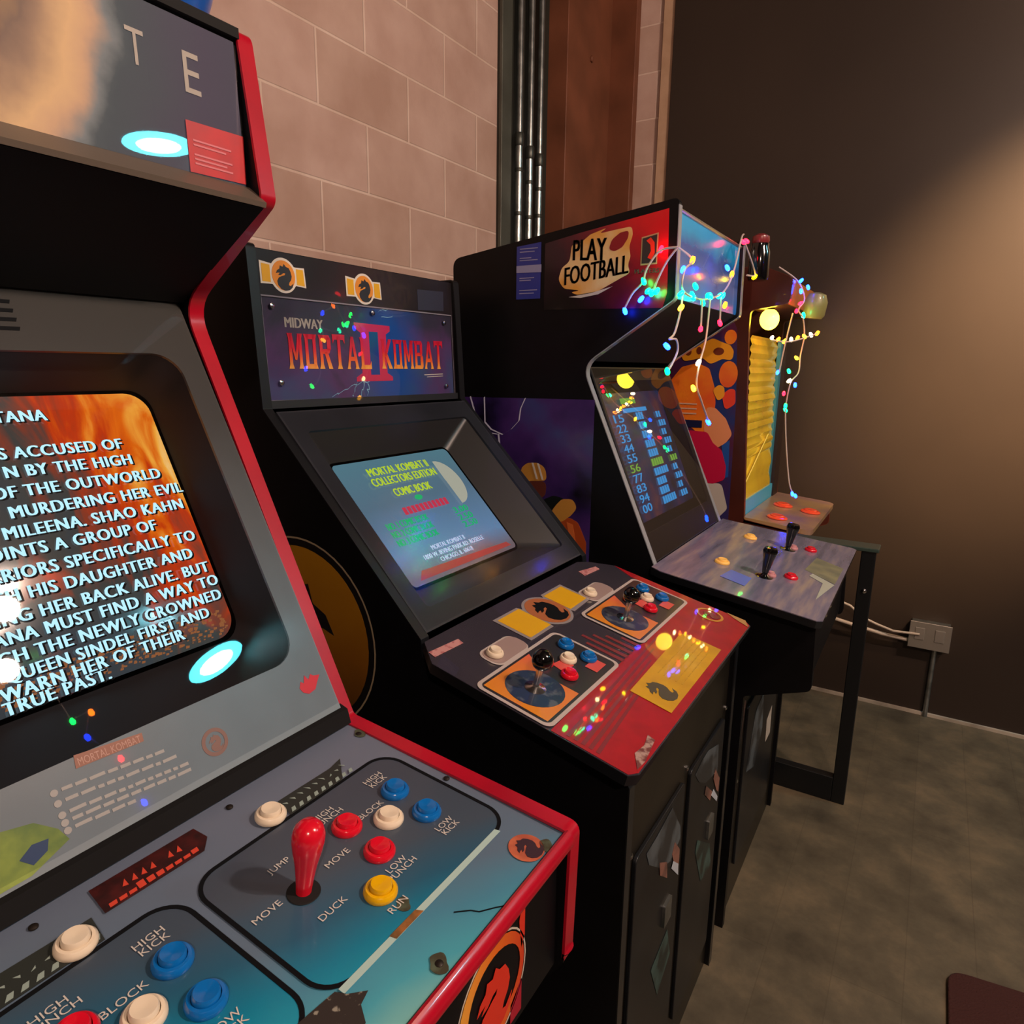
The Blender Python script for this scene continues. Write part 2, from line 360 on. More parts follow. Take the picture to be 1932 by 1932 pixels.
def screen(fr, parent, box, h, m, name='monitor_screen', bulge=0.012, rad=0.03, nu=18, nv=18):
    """slightly domed picture tube face"""
    u0, u1, v0, v1 = box; mb = MB(); cu, cv = (u0+u1)/2, (v0+v1)/2
    o = rrect(u0, u1, v0, v1, rad, 8); rings = 10; vs = []; fs = []; n = len(o)
    for k in range(rings + 1):
        s_ = 1 - k / rings
        for (u, v) in o:
            a = cu + (u-cu)*s_; b = cv + (v-cv)*s_
            e = 1 - 0.5 * (((a-cu)/(u1-cu))**2 + ((b-cv)/(v1-cv))**2)
            vs.append(fr.p(a, b, h + bulge * e))
    for k in range(rings):
        for i in range(n): fs.append((k*n+i, k*n+(i+1) % n, (k+1)*n+(i+1) % n, (k+1)*n+i))
    mb.add(vs, fs)
    return mb.build(name, m, parent, smooth=True)
def dome(box, h, bulge=0.012):
    u0, u1, v0, v1 = box; cu, cv = (u0+u1)/2, (v0+v1)/2
    return lambda a, b: h + bulge * (1 - 0.5 * (((a-cu)/(u1-cu))**2 + ((b-cv)/(v1-cv))**2))
def bezel_with_hole(fr, outer, hole, th, m, parent, name='monitor_bezel'):
    """flat panel with a rounded opening; outer is a rectangle sampled to match the hole"""
    u0, u1, v0, v1 = outer; hu = sum(p[0] for p in hole)/len(hole); hv = sum(p[1] for p in hole)/len(hole)
    out = []
    for (u, v) in hole:
        du, dv = u-hu, v-hv; k = 1e9
        if du > 1e-9: k = min(k, (u1-hu)/du)
        if du < -1e-9: k = min(k, (u0-hu)/du)
        if dv > 1e-9: k = min(k, (v1-hv)/dv)
        if dv < -1e-9: k = min(k, (v0-hv)/dv)
        out.append((hu+du*k, hv+dv*k))
    # pull the nearest samples onto the true corners
    for c in ((u0,v0),(u0,v1),(u1,v0),(u1,v1)):
        i = min(range(len(out)), key=lambda i: (out[i][0]-c[0])**2 + (out[i][1]-c[1])**2); out[i] = c
    return MB().ring(fr.pts(out, -th), fr.pts(hole, -th), fr.n * th).build(name, m, parent)
def recess(fr, hole, box, h0, h1, m, parent, name='screen_surround', rad=0.03):
    inn = rrect(*box, rad, (len(hole)//4) - 1); n = len(hole)
    return MB().add(fr.pts(hole, h0) + fr.pts(inn, h1), [(i, (i+1) % n, n+(i+1) % n, n+i) for i in range(n)]).build(name, m, parent, smooth=True)
def dragon(fr, cu, cv, r, lv, flip=1):
    """curling beast-head emblem: ring-filling S shape with an open jaw"""
    P = [(-0.64,0.08),(-0.52,0.30),(-0.32,0.40),(-0.26,0.62),(-0.04,0.55),(0.08,0.74),(0.24,0.57),(0.46,0.52),(0.60,0.28),(0.66,0.0),(0.58,-0.25),(0.42,-0.42),(0.36,-0.58),(0.50,-0.64),(0.76,-0.44),(0.66,-0.72),(0.42,-0.90),(0.05,-0.97),(-0.30,-0.88),(-0.52,-0.66),(-0.58,-0.40),(-0.42,-0.16),(-0.14,-0.04),(0.10,0.04),(0.14,0.16),(-0.04,0.14),(-0.24,0.0),(-0.46,-0.02),(-0.32,0.14),(-0.48,0.13)]
    return [(cu + flip*x*r, cv + y*r) for x, y in P]

# ================================================================== MACHINE 1 : red-edged cabinet in the foreground
def build_near():
    Y0, Y1 = 0.0, 0.66
    T = thing('arcade_cabinet', 'foreground arcade cabinet with red edging and grey-teal control panel', 'arcade cabinet', (0.5, 0.33, 0), 'arcade cabinets along the block wall')
    prof = [(0.10, 0.0), (0.10, 1.925), (0.831, 1.932), (0.862, 1.726), (0.676, 1.600), (0.969, 1.018), (1.336, 0.984), (1.332, 0.80), (1.20, 0.62), (1.20, 0.0)]
    rp = fillet(prof, [0, 0.01, 0.018, 0.016, 0.05, 0.012, 0.014, 0.02, 0.02, 0])
    path = [p for p in rp if p[1] > 0.815]
    for y, s_ in ((Y0, 1), (Y1 - 0.02, 1)):
        sp = MB().prism([(x, y, z) for x, z in rp], (0, 0.02, 0)).build('side_panel', BLACK, T)
        # moulding runs from the top back corner to just below the control panel
        i0 = min(range(len(rp)), key=lambda i: abs(rp[i][0]-0.10) + abs(rp[i][1]-1.925))
        pth = []
        for x, z in rp[i0:]:
            if z < 0.805: break
            pth.append((x, y + 0.01, z))
        pth.append((1.3322, y + 0.01, 0.815))
        sweep(pth, (0,1,0), 0.023, 0.006).build('edge_moulding', RED, sp, smooth=True, label='red plastic edge moulding')
    y0, y1 = Y0 + 0.02, Y1 - 0.02
    MB().box((0.10, y0, 1.90), (0.812, y1, 1.924)).build('top_panel', BLACK, T)
    MB().box((0.10, y0, 0.0), (0.12, y1, 1.90)).build('back_panel', BLACK, T)
    # --- lit sign
    mq = front((0.830, 1.925), (0.838, 1.742))
    m = bpy.data.materials.new('worn_sign_art'); m.use_nodes = True; nt = m.node_tree; b = nt.nodes['Principled BSDF']
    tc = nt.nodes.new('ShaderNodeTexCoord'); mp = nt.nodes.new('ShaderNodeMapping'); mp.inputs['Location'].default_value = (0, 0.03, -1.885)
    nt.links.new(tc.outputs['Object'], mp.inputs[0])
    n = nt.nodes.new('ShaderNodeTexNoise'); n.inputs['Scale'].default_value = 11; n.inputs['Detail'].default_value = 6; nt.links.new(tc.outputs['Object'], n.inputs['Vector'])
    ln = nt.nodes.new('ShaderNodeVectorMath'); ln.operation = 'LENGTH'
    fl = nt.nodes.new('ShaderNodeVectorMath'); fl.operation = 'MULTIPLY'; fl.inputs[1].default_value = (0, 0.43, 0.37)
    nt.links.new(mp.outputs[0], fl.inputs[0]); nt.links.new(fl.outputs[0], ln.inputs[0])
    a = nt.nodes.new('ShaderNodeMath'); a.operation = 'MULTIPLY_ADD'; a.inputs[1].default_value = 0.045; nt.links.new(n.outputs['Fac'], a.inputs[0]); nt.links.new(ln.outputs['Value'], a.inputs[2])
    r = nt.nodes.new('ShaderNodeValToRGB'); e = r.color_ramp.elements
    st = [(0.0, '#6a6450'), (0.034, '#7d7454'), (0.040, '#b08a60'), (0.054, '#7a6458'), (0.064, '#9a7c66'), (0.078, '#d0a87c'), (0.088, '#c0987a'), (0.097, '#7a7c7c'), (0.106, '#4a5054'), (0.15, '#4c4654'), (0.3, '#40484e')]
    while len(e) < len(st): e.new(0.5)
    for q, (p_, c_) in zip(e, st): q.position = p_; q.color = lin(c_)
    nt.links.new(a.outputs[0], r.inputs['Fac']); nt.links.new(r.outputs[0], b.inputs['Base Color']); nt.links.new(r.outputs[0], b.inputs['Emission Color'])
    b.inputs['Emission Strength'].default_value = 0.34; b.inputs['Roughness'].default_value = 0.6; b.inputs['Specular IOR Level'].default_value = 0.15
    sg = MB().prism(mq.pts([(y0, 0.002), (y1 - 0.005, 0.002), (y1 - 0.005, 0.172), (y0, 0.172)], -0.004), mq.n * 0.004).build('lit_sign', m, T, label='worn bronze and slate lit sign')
    pmi = mat('pale_metal_ink', '#a89a8c', 0.5, emit='#a89a8c', es=0.2)
    text(mq, 'T', (0.492, 0.513, 0.101, 0.138), 1).build('lettering', pmi, sg); text(mq, 'E', (0.560, 0.581, 0.092, 0.137), 1).build('lettering', pmi, sg)
    pane(mq, [(y0, 0.001), (y1 - 0.004, 0.001), (y1 - 0.004, 0.174), (y0, 0.174)], 0.0012, GLASS, T, 'sign_glass')
    rs = decal(mq, [[(0.555, 0.002), (0.634, 0.004), (0.636, 0.062), (0.555, 0.060)]], 2.5).build('sticker', mat('faded_red_sticker', '#b8101c', 0.5, noise=(40, '#a81420', 0.4, 0.7)), T, label='square red sticker')
    mb = MB()
    for k, vv in enumerate((0.012, 0.017, 0.022, 0.033, 0.038)): decal(mq, [[(0.562, vv), (0.615 - 0.008 * (k % 2), vv), (0.615 - 0.008 * (k % 2), vv + 0.0022), (0.562, vv + 0.0022)]], 3.5, mb=mb)
    mb.build('faded_print', mat('pale_red_ink', '#c8707a', 0.6), rs)
    MB().prism([(0.838, y0, 1.744), (0.870, y0, 1.722), (0.868, y0, 1.716), (0.836, y0, 1.722)], (0, y1 - y0, 0)).build('sign_retainer', mat('brown_grey_angle', '#6a5f55', 0.45, metal=0.3), T)
    MB().prism([(0.80, y0, 1.925), (0.836, y0, 1.930), (0.836, y0, 1.918), (0.80, y0, 1.912)], (0, y1 - y0, 0)).build('top_retainer', BLACKM, T)
    # --- speaker board under the sign
    MB().prism([(0.864, y0, 1.716), (0.676, y0, 1.604), (0.66, y0, 1.612), (0.84, y0, 1.724)], (0, y1 - y0, 0)).build('speaker_board', BLACKM, T)
    # --- bezel
    bz = front((0.670, 1.605), (0.973, 1.040)); L = 0.641
    bm = ramp_mat('grey_bezel_lit_below', 'Z', 1.04, 1.605, [(0.0, '#77838c'), (0.25, '#626b72'), (0.7, '#403f3f'), (1.0, '#454340')], 0.33, 0.3, warp=(22, 0.12))  # grey bezel; bluish light on its lower part is painted into the ramp
    hole = rrect(0.062, 0.598, 0.092, 0.556, 0.036, 7)
    bezel_with_hole(bz, (y0, y1 - 0.006, 0.0, L), hole, 0.004, bm, T)
    sbox = (0.085, 0.576, 0.158, 0.532)
    recess(bz, hole, (0.082, 0.58, 0.152, 0.536), -0.004, -0.072, mat('brown_black_mask', '#1c191a', 0.5, spec=0.3, noise=(4, '#272426', 0.3, 0.7)), T)
    # picture: flames behind the words
    m = bpy.data.materials.new('flame_picture'); m.use_nodes = True; nt = m.node_tree; nt.nodes.clear()
    o_ = nt.nodes.new('ShaderNodeOutputMaterial'); em = nt.nodes.new('ShaderNodeEmission'); gl = nt.nodes.new('ShaderNodeBsdfGlossy'); gl.inputs[0].default_value = (0.04,0.04,0.04,1); gl.inputs['Roughness'].default_value = 0.1
    ad = nt.nodes.new('ShaderNodeAddShader'); tc = nt.nodes.new('ShaderNodeTexCoord'); mp = nt.nodes.new('ShaderNodeMapping'); mp.inputs['Scale'].default_value = (3, 7, 3.2); mp.inputs['Rotation'].default_value = (0.5, 0, 0)
    nt.links.new(tc.outputs['Object'], mp.inputs[0])
    n = nt.nodes.new('ShaderNodeTexNoise'); n.inputs['Scale'].default_value = 1.7; n.inputs['Detail'].default_value = 6; n.inputs['Distortion'].default_value = 1.6; nt.links.new(mp.outputs[0], n.inputs['Vector'])
    sp = nt.nodes.new('ShaderNodeSeparateXYZ'); nt.links.new(tc.outputs['Object'], sp.inputs[0])
    def mr(src, lo, hi, a_, b_):
        q = nt.nodes.new('ShaderNodeMapRange'); q.inputs['From Min'].default_value = lo; q.inputs['From Max'].default_value = hi; q.inputs['To Min'].default_value = a_; q.inputs['To Max'].default_value = b_
        nt.links.new(src, q.inputs['Value']); return q.outputs['Result']
    gy = mr(sp.outputs['Y'], -0.12, 0.25, -0.50, 0.10); gz = mr(sp.outputs['Z'], 1.15, 1.27, -0.32, 0.0)
    def add(a_, b_):
        q = nt.nodes.new('ShaderNodeMath'); q.operation = 'ADD'; nt.links.new(a_, q.inputs[0]); nt.links.new(b_, q.inputs[1]); return q.outputs[0]
    s_ = add(add(n.outputs['Fac'], gy), gz)
    r = nt.nodes.new('ShaderNodeValToRGB'); e = r.color_ramp.elements
    st = [(0.10, '#3c4044'), (0.26, '#43403c'), (0.36, '#8c3a24'), (0.46, '#c8380c'), (0.56, '#e8680e'), (0.70, '#ffb040'), (0.85, '#ffe2a0')]
    while len(e) < len(st): e.new(0.5)
    for q, (p_, c_) in zip(e, st): q.position = p_; q.color = lin(c_)
    nt.links.new(s_, r.inputs['Fac']); nt.links.new(r.outputs[0], em.inputs['Color']); em.inputs['Strength'].default_value = 0.95
    nt.links.new(em.outputs[0], ad.inputs[0]); nt.links.new(gl.outputs[0], ad.inputs[1]); nt.links.new(ad.outputs[0], o_.inputs[0])
    sc_ = screen(bz, T, sbox, -0.075, m)
    # rubble along the bottom of the picture
    hgt = dome(sbox, -0.075)
    mb = MB(); random.seed(3)
    for k in range(420):
        u = random.uniform(0.24, 0.565); v = random.uniform(0.160, 0.196) + 0.02 * (0.56 - u)
        a_ = random.uniform(0.0012, 0.0036); ff = Frame(bz.p(0, 0, hgt(u, v) + 0.0004), bz.u, bz.v)
        mb.prism(ff.pts([(u-a_, v-a_*0.5), (u+a_*0.6, v-a_*0.6), (u+a_, v+a_*0.3), (u-a_*0.5, v+a_*0.6)], 0), ff.n * 0.0002)
    mb.build('rubble_picture', mat('rubble_glow', '#000000', 0.9, emit='#a8663a', es=0.75), sc_)
    rows = [('KITANA', 0.438, 0.494), ('IS ACCUSED OF', 0.516, 0.446), ('N BY THE HIGH', 0.520, 0.422), ('OF THE OUTWORLD', 0.551, 0.397), ('MURDERING HER EVIL', 0.574, 0.372),
            ('MILEENA. SHAO KAHN', 0.565, 0.348), ('POINTS A GROUP OF', 0.518, 0.325), ('WARRIORS SPECIFICALLY TO', 0.565, 0.300), ('FETCH HIS DAUGHTER AND', 0.552, 0.276), ('BRING HER BACK ALIVE. BUT', 0.568, 0.252),
            ('KITANA MUST FIND A WAY TO', 0.574, 0.231), ('REACH THE NEWLY CROWNED', 0.571, 0.210), ('QUEEN SINDEL FIRST AND', 0.545, 0.190), ('EARN HER OF THEIR', 0.502, 0.173), ('TRUE PAST.', 0.401, 0.158)]
    rows = rows[:6] + [('APPOINTS A GROUP OF', 0.518, 0.325)] + rows[7:13] + [('WARN HER OF THEIR', 0.502, 0.173)] + rows[14:]
    front_ = MB(); back_ = MB()
    for s__, u1, v in rows:
        ff = Frame(bz.p(0, 0, hgt(0.45, v) + 0.0022), bz.u, bz.v)
        text(ff, s__, (0, u1 - 0.004, v, v + 0.0148), 1, front_, 0.036, align=('R', 0.93), space=1.12)
        text(ff, s__, (0, u1 - 0.0015, v - 0.0018, v + 0.0130), 0, back_, 0.036, align=('R', 0.93), space=1.12)
    front_.build('screen_words', mat('pale_cyan_glow', '#000000', 0.9, emit='#b9ecff', es=1.25), sc_)
    back_.build('word_shadow', mat('screen_dark', '#05070a', 0.9), sc_)
    pane(bz, [(y0 + 0.002, 0.01), (y1 - 0.008, 0.01), (y1 - 0.008, L - 0.004), (y0 + 0.002, L - 0.004)], 0.0012, GLASS, T, 'front_glass')
    # printing on the bezel
    mb = MB(); decal(bz, [[(0.304, 0.0800), (0.374, 0.0765), (0.375, 0.0860), (0.306, 0.0935)]], 0.5, mb=mb).build('title_strip', mat('dusty_orange_ink', '#a8705c', 0.5), T)
    hf = Frame(bz.o, (bz.u + bz.v * -0.075), bz.v)
    mb = MB(); text(hf, 'MORTAL KOMBAT', (0.3085, 0.3725, 0.1045, 0.1125), 1.3, mb); mb.build('lettering', mat('pale_peach_ink', '#d0a290', 0.5), T)
    mb = MB(); random.seed(11)
    for k, v in enumerate((0.067, 0.056, 0.044, 0.036, 0.028)):
        decal(bz, [ell(0.279, v, 0.0036, seg=12)], 0.5, mb=mb); u = 0.286
        end = (0.385, 0.402, 0.405, 0.400, 0.345)[k]
        while u < end:
            ww = random.uniform(0.005, 0.016); vv = v - (u - 0.279) * 0.10 + 0.001
            decal(bz, [[(u, vv - 0.0016), (u + ww, vv - 0.0024), (u + ww, vv + 0.0012), (u, vv + 0.0018)]], 0.5, mb=mb); u += ww + 0.0026
    mb.build('move_list_print', mat('move_list_ink', '#b3aeaa', 0.5), T)
    mb = MB(); mb.ring(bz.pts(ell(0.448, 0.040, 0.0165), 0.0003), bz.pts(ell(0.448, 0.040, 0.012), 0.0003), bz.n * 0.0003); decal(bz, [dragon(bz, 0.448, 0.040, 0.012, 1)], 0.5, th=0.0003, mb=mb)
    mb.build('emblem', mat('faint_rust_ink', '#8f6a60', 0.5), T)
    decal(bz, [[(0.583,0.052),(0.588,0.060),(0.592,0.056),(0.597,0.066),(0.601,0.058),(0.607,0.064),(0.611,0.060),(0.621,0.058),(0.613,0.050),(0.606,0.042),(0.594,0.040),(0.586,0.045)]], 0.5).build('red_blot', mat('blot_red', '#d8283c', 0.5), T)
    mb = MB(); decal(bz, [[(0.14,0.004),(0.24,0.006),(0.278,0.020),(0.272,0.034),(0.255,0.050),(0.22,0.058),(0.14,0.07)]], 0.4, th=0.0003, mb=mb); mb.build('green_print', mat('green_ink', '#8fa23a', 0.5, noise=(30, '#5f7a30', 0.35, 0.65)), T)
    mb = MB(); decal(bz, [[(0.235,0.024),(0.248,0.032),(0.262,0.030),(0.258,0.020),(0.244,0.014)]], 1, th=0.0003, mb=mb); mb.build('blue_print', mat('navy_ink', '#1c3a66', 0.5), T)
    mb = MB()
    for vv in (0.582, 0.594, 0.606, 0.618): decal(bz, [[(0.34, vv), (0.409, vv), (0.411, vv + 0.005), (0.34, vv + 0.005)]], 0.5, mb=mb)
    mb.build('logo_print', DARK_INK, T)
    # black strip between bezel and control panel
    MB().prism([(0.965, y0, 1.044), (0.979, y0, 1.040), (0.985, y0, 1.020), (0.965, y0, 1.016)], (0, y1 - y0, 0)).build('hinge_strip', BLACKM, T)
    # --- control panel
    cp = front((0.975, 1.0165), (1.333, 0.980)); CL = 0.359
    pm = ramp_mat('slate_to_teal_print', 'X', 0.47, 0.835, [(0.0, '#687286'), (0.25, '#606e82'), (0.55, '#5a7086'), (0.72, '#48849f'), (0.86, '#489eb2'), (1.0, '#84bcb4')], 0.34, 0.25, warp=(5, 0.22), slant=('Y', -0.42))
    CP = MB().prism(cp.pts([(y0, 0), (y1, 0), (y1, CL), (y0, CL)], -0.018), cp.n * 0.018).build('control_panel', pm, T, label='slate grey panel fading to teal')
    im = ramp_mat('inset_print', 'X', 0.50, 0.76, [(0.0, '#3e4756'), (0.45, '#414e5d'), (0.68, '#265a76'), (0.86, '#0b7a9c'), (1.0, '#1690ae')], 0.32, 0.25, warp=(5, 0.2), slant=('Y', -0.42))
    for (a, b_) in ((0.028, 0.320), (0.332, 0.622)):
        q = rrect(a, b_, 0.070, 0.272, 0.032, 8)
        decal(cp, [q], 1).build('inset_artwork', im, CP)
        outline(cp, rrect(a - 0.001, b_ + 0.001, 0.069, 0.273, 0.033, 8), 0.0045, 2).build('inset_border', DARK_INK, CP)
        ec = MB(); decal(cp, [[(a + 0.012, 0.0665), (b_ - 0.028, 0.0665), (b_ - 0.03, 0.0735), (a + 0.012, 0.0735)]], 3, mb=ec); ec.build('pale_border', mat('pale_aqua_ink', '#a9c6c2', 0.4), CP)
    decal(cp, [[(0.412, 0.0665), (0.452, 0.0665), (0.448, 0.0737), (0.41, 0.0737)]], 4).build('rust_patch', mat('rust', '#a8672c', 0.7, noise=(60, '#5f4422', 0.35, 0.65)), CP)
    # wear: bolts with rust halos, a crack, flaked black patch
    halo = mat('rust_stain', '#4e5a48', 0.6, noise=(90, '#3a3626', 0.35, 0.6))
    mb = MB()
    for u, v, r_ in ((0.416, 0.019, 0.011), (0.645 - 0.012, 0.326, 0.010), (0.608, 0.012, 0.010), (0.447, 0.088, 0.009)):
        decal(cp, [[(u + r_ * (0.9 + 0.16 * math.sin(k * 0.6283)+ 0.1 * math.sin(k * 0.942)) * math.cos(k * 0.31416), v + r_ * (0.9 + 0.16 * math.sin(k * 0.6283) + 0.1 * math.cos(k * 1.2566)) * math.sin(k * 0.31416)) for k in range(20)]], 2).build('rust_stain', halo, CP)
    screws(CP, cp, [(0.430, 0.336), (0.631, 0.173), (0.416, 0.019), (0.630, 0.326), (0.225, 0.336), (0.03, 0.336)], 0.0042, mat('dark_bolt', '#2a2420', 0.5, metal=0.6), 0.001, 'panel_bolt')
    cr = [(0.470, 0.042), (0.482, 0.030), (0.486, 0.022), (0.500, 0.012), (0.512, 0.002)]
    mb = MB()
    for p, q in zip(cr, cr[1:]): decal(cp, [[p, q, (q[0] + 0.0009, q[1] + 0.0009), (p[0] + 0.0009, p[1] + 0.0009)]], 1, mb=mb)
    mb.build('crack', DARK_INK, CP)
    decal(cp, [[(0.300, 0.078), (0.340, 0.074), (0.345, 0.064), (0.358, 0.052), (0.345, 0.048), (0.336, 0.034), (0.322, 0.030), (0.326, 0.046), (0.312, 0.056)]], 4).build('flaked_patch', mat('flaked_dark', '#2a2320', 0.6, noise=(120, '#8a8578', 0.62, 0.68)), CP)
    # artwork words and logo strips
    for q in ([(0.464, 0.272), (0.546, 0.272), (0.574, 0.305), (0.552, 0.300), (0.470, 0.301)], [(0.100, 0.276), (0.255, 0.274), (0.260, 0.306), (0.18, 0.309), (0.09, 0.308)]):
        decal(cp, [q], 3).build('name_strip', mat('name_strip_ink', '#2a2e2c', 0.45), CP)
    mb = MB(); random.seed(5)
    for a, b_, v in ((0.468, 0.565, 0.274), (0.12, 0.255, 0.277)):
        u = a
        while u < b_:
            decal(cp, [[(u, v), (u + 0.006, v), (u + 0.009, v + 0.006), (u + 0.004, v + 0.006)]], 4, mb=mb)
            decal(cp, [[(u + 0.002, v + 0.013 + random.uniform(0, 0.01)), (u + 0.006, v + 0.014), (u + 0.007, v + 0.017)]], 4, mb=mb); u += 0.0115
    mb.build('name_glints', mat('pale_green_ink', '#8fa09a', 0.5), CP)
    decal(cp, [[(0.270, 0.301), (0.372, 0.299), (0.386, 0.314), (0.384, 0.336), (0.274, 0.338)]], 3).build('logo_strip', mat('black_red_ink', '#2a0d0e', 0.45, noise=(60, '#4a1414', 0.4, 0.7)), CP)
    mb = MB(); random.seed(8); u = 0.276
    while u < 0.368:
        hgt_ = random.uniform(0.004, 0.009); decal(cp, [[(u, 0.303), (u + 0.007, 0.303), (u + 0.0085, 0.303 + hgt_), (u + 0.001, 0.303 + hgt_)]], 4, mb=mb)
        if random.random() < 0.6: decal(cp, [[(u + 0.001, 0.318), (u + 0.006, 0.316), (u + 0.007, 0.326)]], 4, mb=mb)
        u += 0.0095
    mb.build('logo_print', mat('logo_red_ink', '#d0432e', 0.45), CP)
    for dx in (0.0, -0.293):
        for s__, u, v in (('HIGH', 0.571, 0.2415), ('KICK', 0.571, 0.232), ('BLOCK', 0.527, 0.203), ('HIGH', 0.487, 0.2405), ('PUNCH', 0.487, 0.231), ('LOW', 0.563, 0.1215), ('KICK', 0.563, 0.112), ('LOW', 0.482, 0.124), ('PUNCH', 0.481, 0.1145), ('RUN', 0.443, 0.088), ('JUMP', 0.405, 0.2185), ('MOVE', 0.450, 0.179), ('MOVE', 0.360, 0.181), ('DUCK', 0.401, 0.135)):
            text(cp, s__, (u + dx - 0.02, u + dx + 0.02, v, v + 0.0078), 3, None, 0.0, align=('C', 1.1)).build('lettering', WHITE_INK, CP)
    mb = MB(); decal(cp, [ell(0.591, 0.029, 0.021)], 2).build('emblem_disc', mat('rust_red_ink', '#a8543e', 0.4, coat=0.3, noise=(60, '#c46a4a', 0.4, 0.65)), CP)
    decal(cp, [dragon(cp, 0.591, 0.029, 0.020, 3)], 3).build('emblem', mat('dark_purple_ink', '#3a2630', 0.4), CP)
    # controls
    hole_m = mat('hole_black', '#040405', 0.8)
    for dx in (0.0, -0.293):
        for u, v, m_, k in ((0.570, 0.207, BTN_BLUE, 'b'), (0.565, 0.153, BTN_BLUE, 'b'), (0.528, 0.180, BTN_WHITE, 'w'), (0.489, 0.208, BTN_RED, 'r'), (0.484, 0.154, BTN_RED, 'r'), (0.444, 0.116, BTN_YEL, 'y')):
            button(T, cp.p(u + dx, v, 0.001), cp.n, m_, k, {'b': 'blue push button', 'w': 'cream push button', 'r': 'red push button', 'y': 'yellow push button'}[k])
        button(T, cp.p(0.448 + dx * 0.72, 0.287, 0.002), cp.n, BTN_WHITE, 'w', 'cream start button')
        J = MB().lathe([(0.0165, 0), (0.017, 0.0008), (0.0165, 0.0014)], cp.p(0.398 + dx, 0.177, 0.001), cp.n, 28).build('joystick', hole_m, T, label='red bat-top joystick')
        ax = (cp.n + cp.u * 0.10 + cp.v * 0.03).normalized()
        MB().lathe([(0.0078, 0.0), (0.0086, 0.010), (0.0097, 0.020), (0.0118, 0.034), (0.0148, 0.047), (0.0165, 0.058), (0.0162, 0.066), (0.0135, 0.074), (0.0080, 0.0785), (0.0, 0.080)], cp.p(0.398 + dx, 0.177, 0.001), ax, 28).build('bat_handle', BTN_RED, J, smooth=True)
    # --- front of the control box with the round emblem
    FF = Frame((1.322, 0, 0), (0,1,0), (0,0,1))
    MB().prism([(1.322, y0, 0.968), (1.322, y0, 0.80), (1.19, y0, 0.62), (1.19, y0, 0.05), (1.16, y0, 0.05), (1.16, y0, 0.62), (1.30, y0, 0.80), (1.30, y0, 0.962)], (0, y1 - y0, 0)).build('front_panel', BLACK, T)
    sweep([(1.334, y0 + (y1 - y0) * k / 4, 0.977) for k in range(5)], (-0.35, 0, 1), 0.020, -0.006).build('front_moulding', RED, T, smooth=True, label='red plastic moulding along the panel front')
    cu, cv, R0 = 0.495, 0.880, 0.066
    mb = MB().ring(FF.pts(ell(cu, cv, R0), LV), FF.pts(ell(cu, cv, R0 - 0.002), LV), FF.n * 0.0004); E0 = mb.build('front_emblem', mat('pale_line_ink', '#cfc0b4', 0.4), T)
    mb = MB().ring(FF.pts(ell(cu, cv, R0 - 0.004), LV), FF.pts([(cu + (R0 - 0.016 + 0.004 * math.cos(a * 0.196)) * math.cos(a * 0.19635), cv + (R0 - 0.018) * math.sin(a * 0.19635)) for a in range(32)], LV), FF.n * 0.0004)
    mb.build('emblem_ring', ramp_mat('flame_ring_ink', 'Y', 0.09, 0.24, [(0.0, '#f0b040'), (0.5, '#e8701c'), (1.0, '#c8261c')], 0.4, 0.3), E0)
    decal(FF, [dragon(FF, cu, cv - 0.004, 0.048, 2)], 2).build('emblem_beast', mat('flame_red_ink', '#d8301c', 0.4, coat=0.3), E0)
    decal(FF, [[(0.553, 0.952), (0.558, 0.948), (0.558, 0.905), (0.551, 0.893), (0.546, 0.93)]], 1).build('red_flash', mat('flame_red_ink'), E0)
    decal(FF, [[(0.530, 0.835), (0.553, 0.852), (0.553, 0.81), (0.53, 0.81)]], 1).build('red_flash', mat('crimson_ink', '#a81a30', 0.4), E0)
build_near()

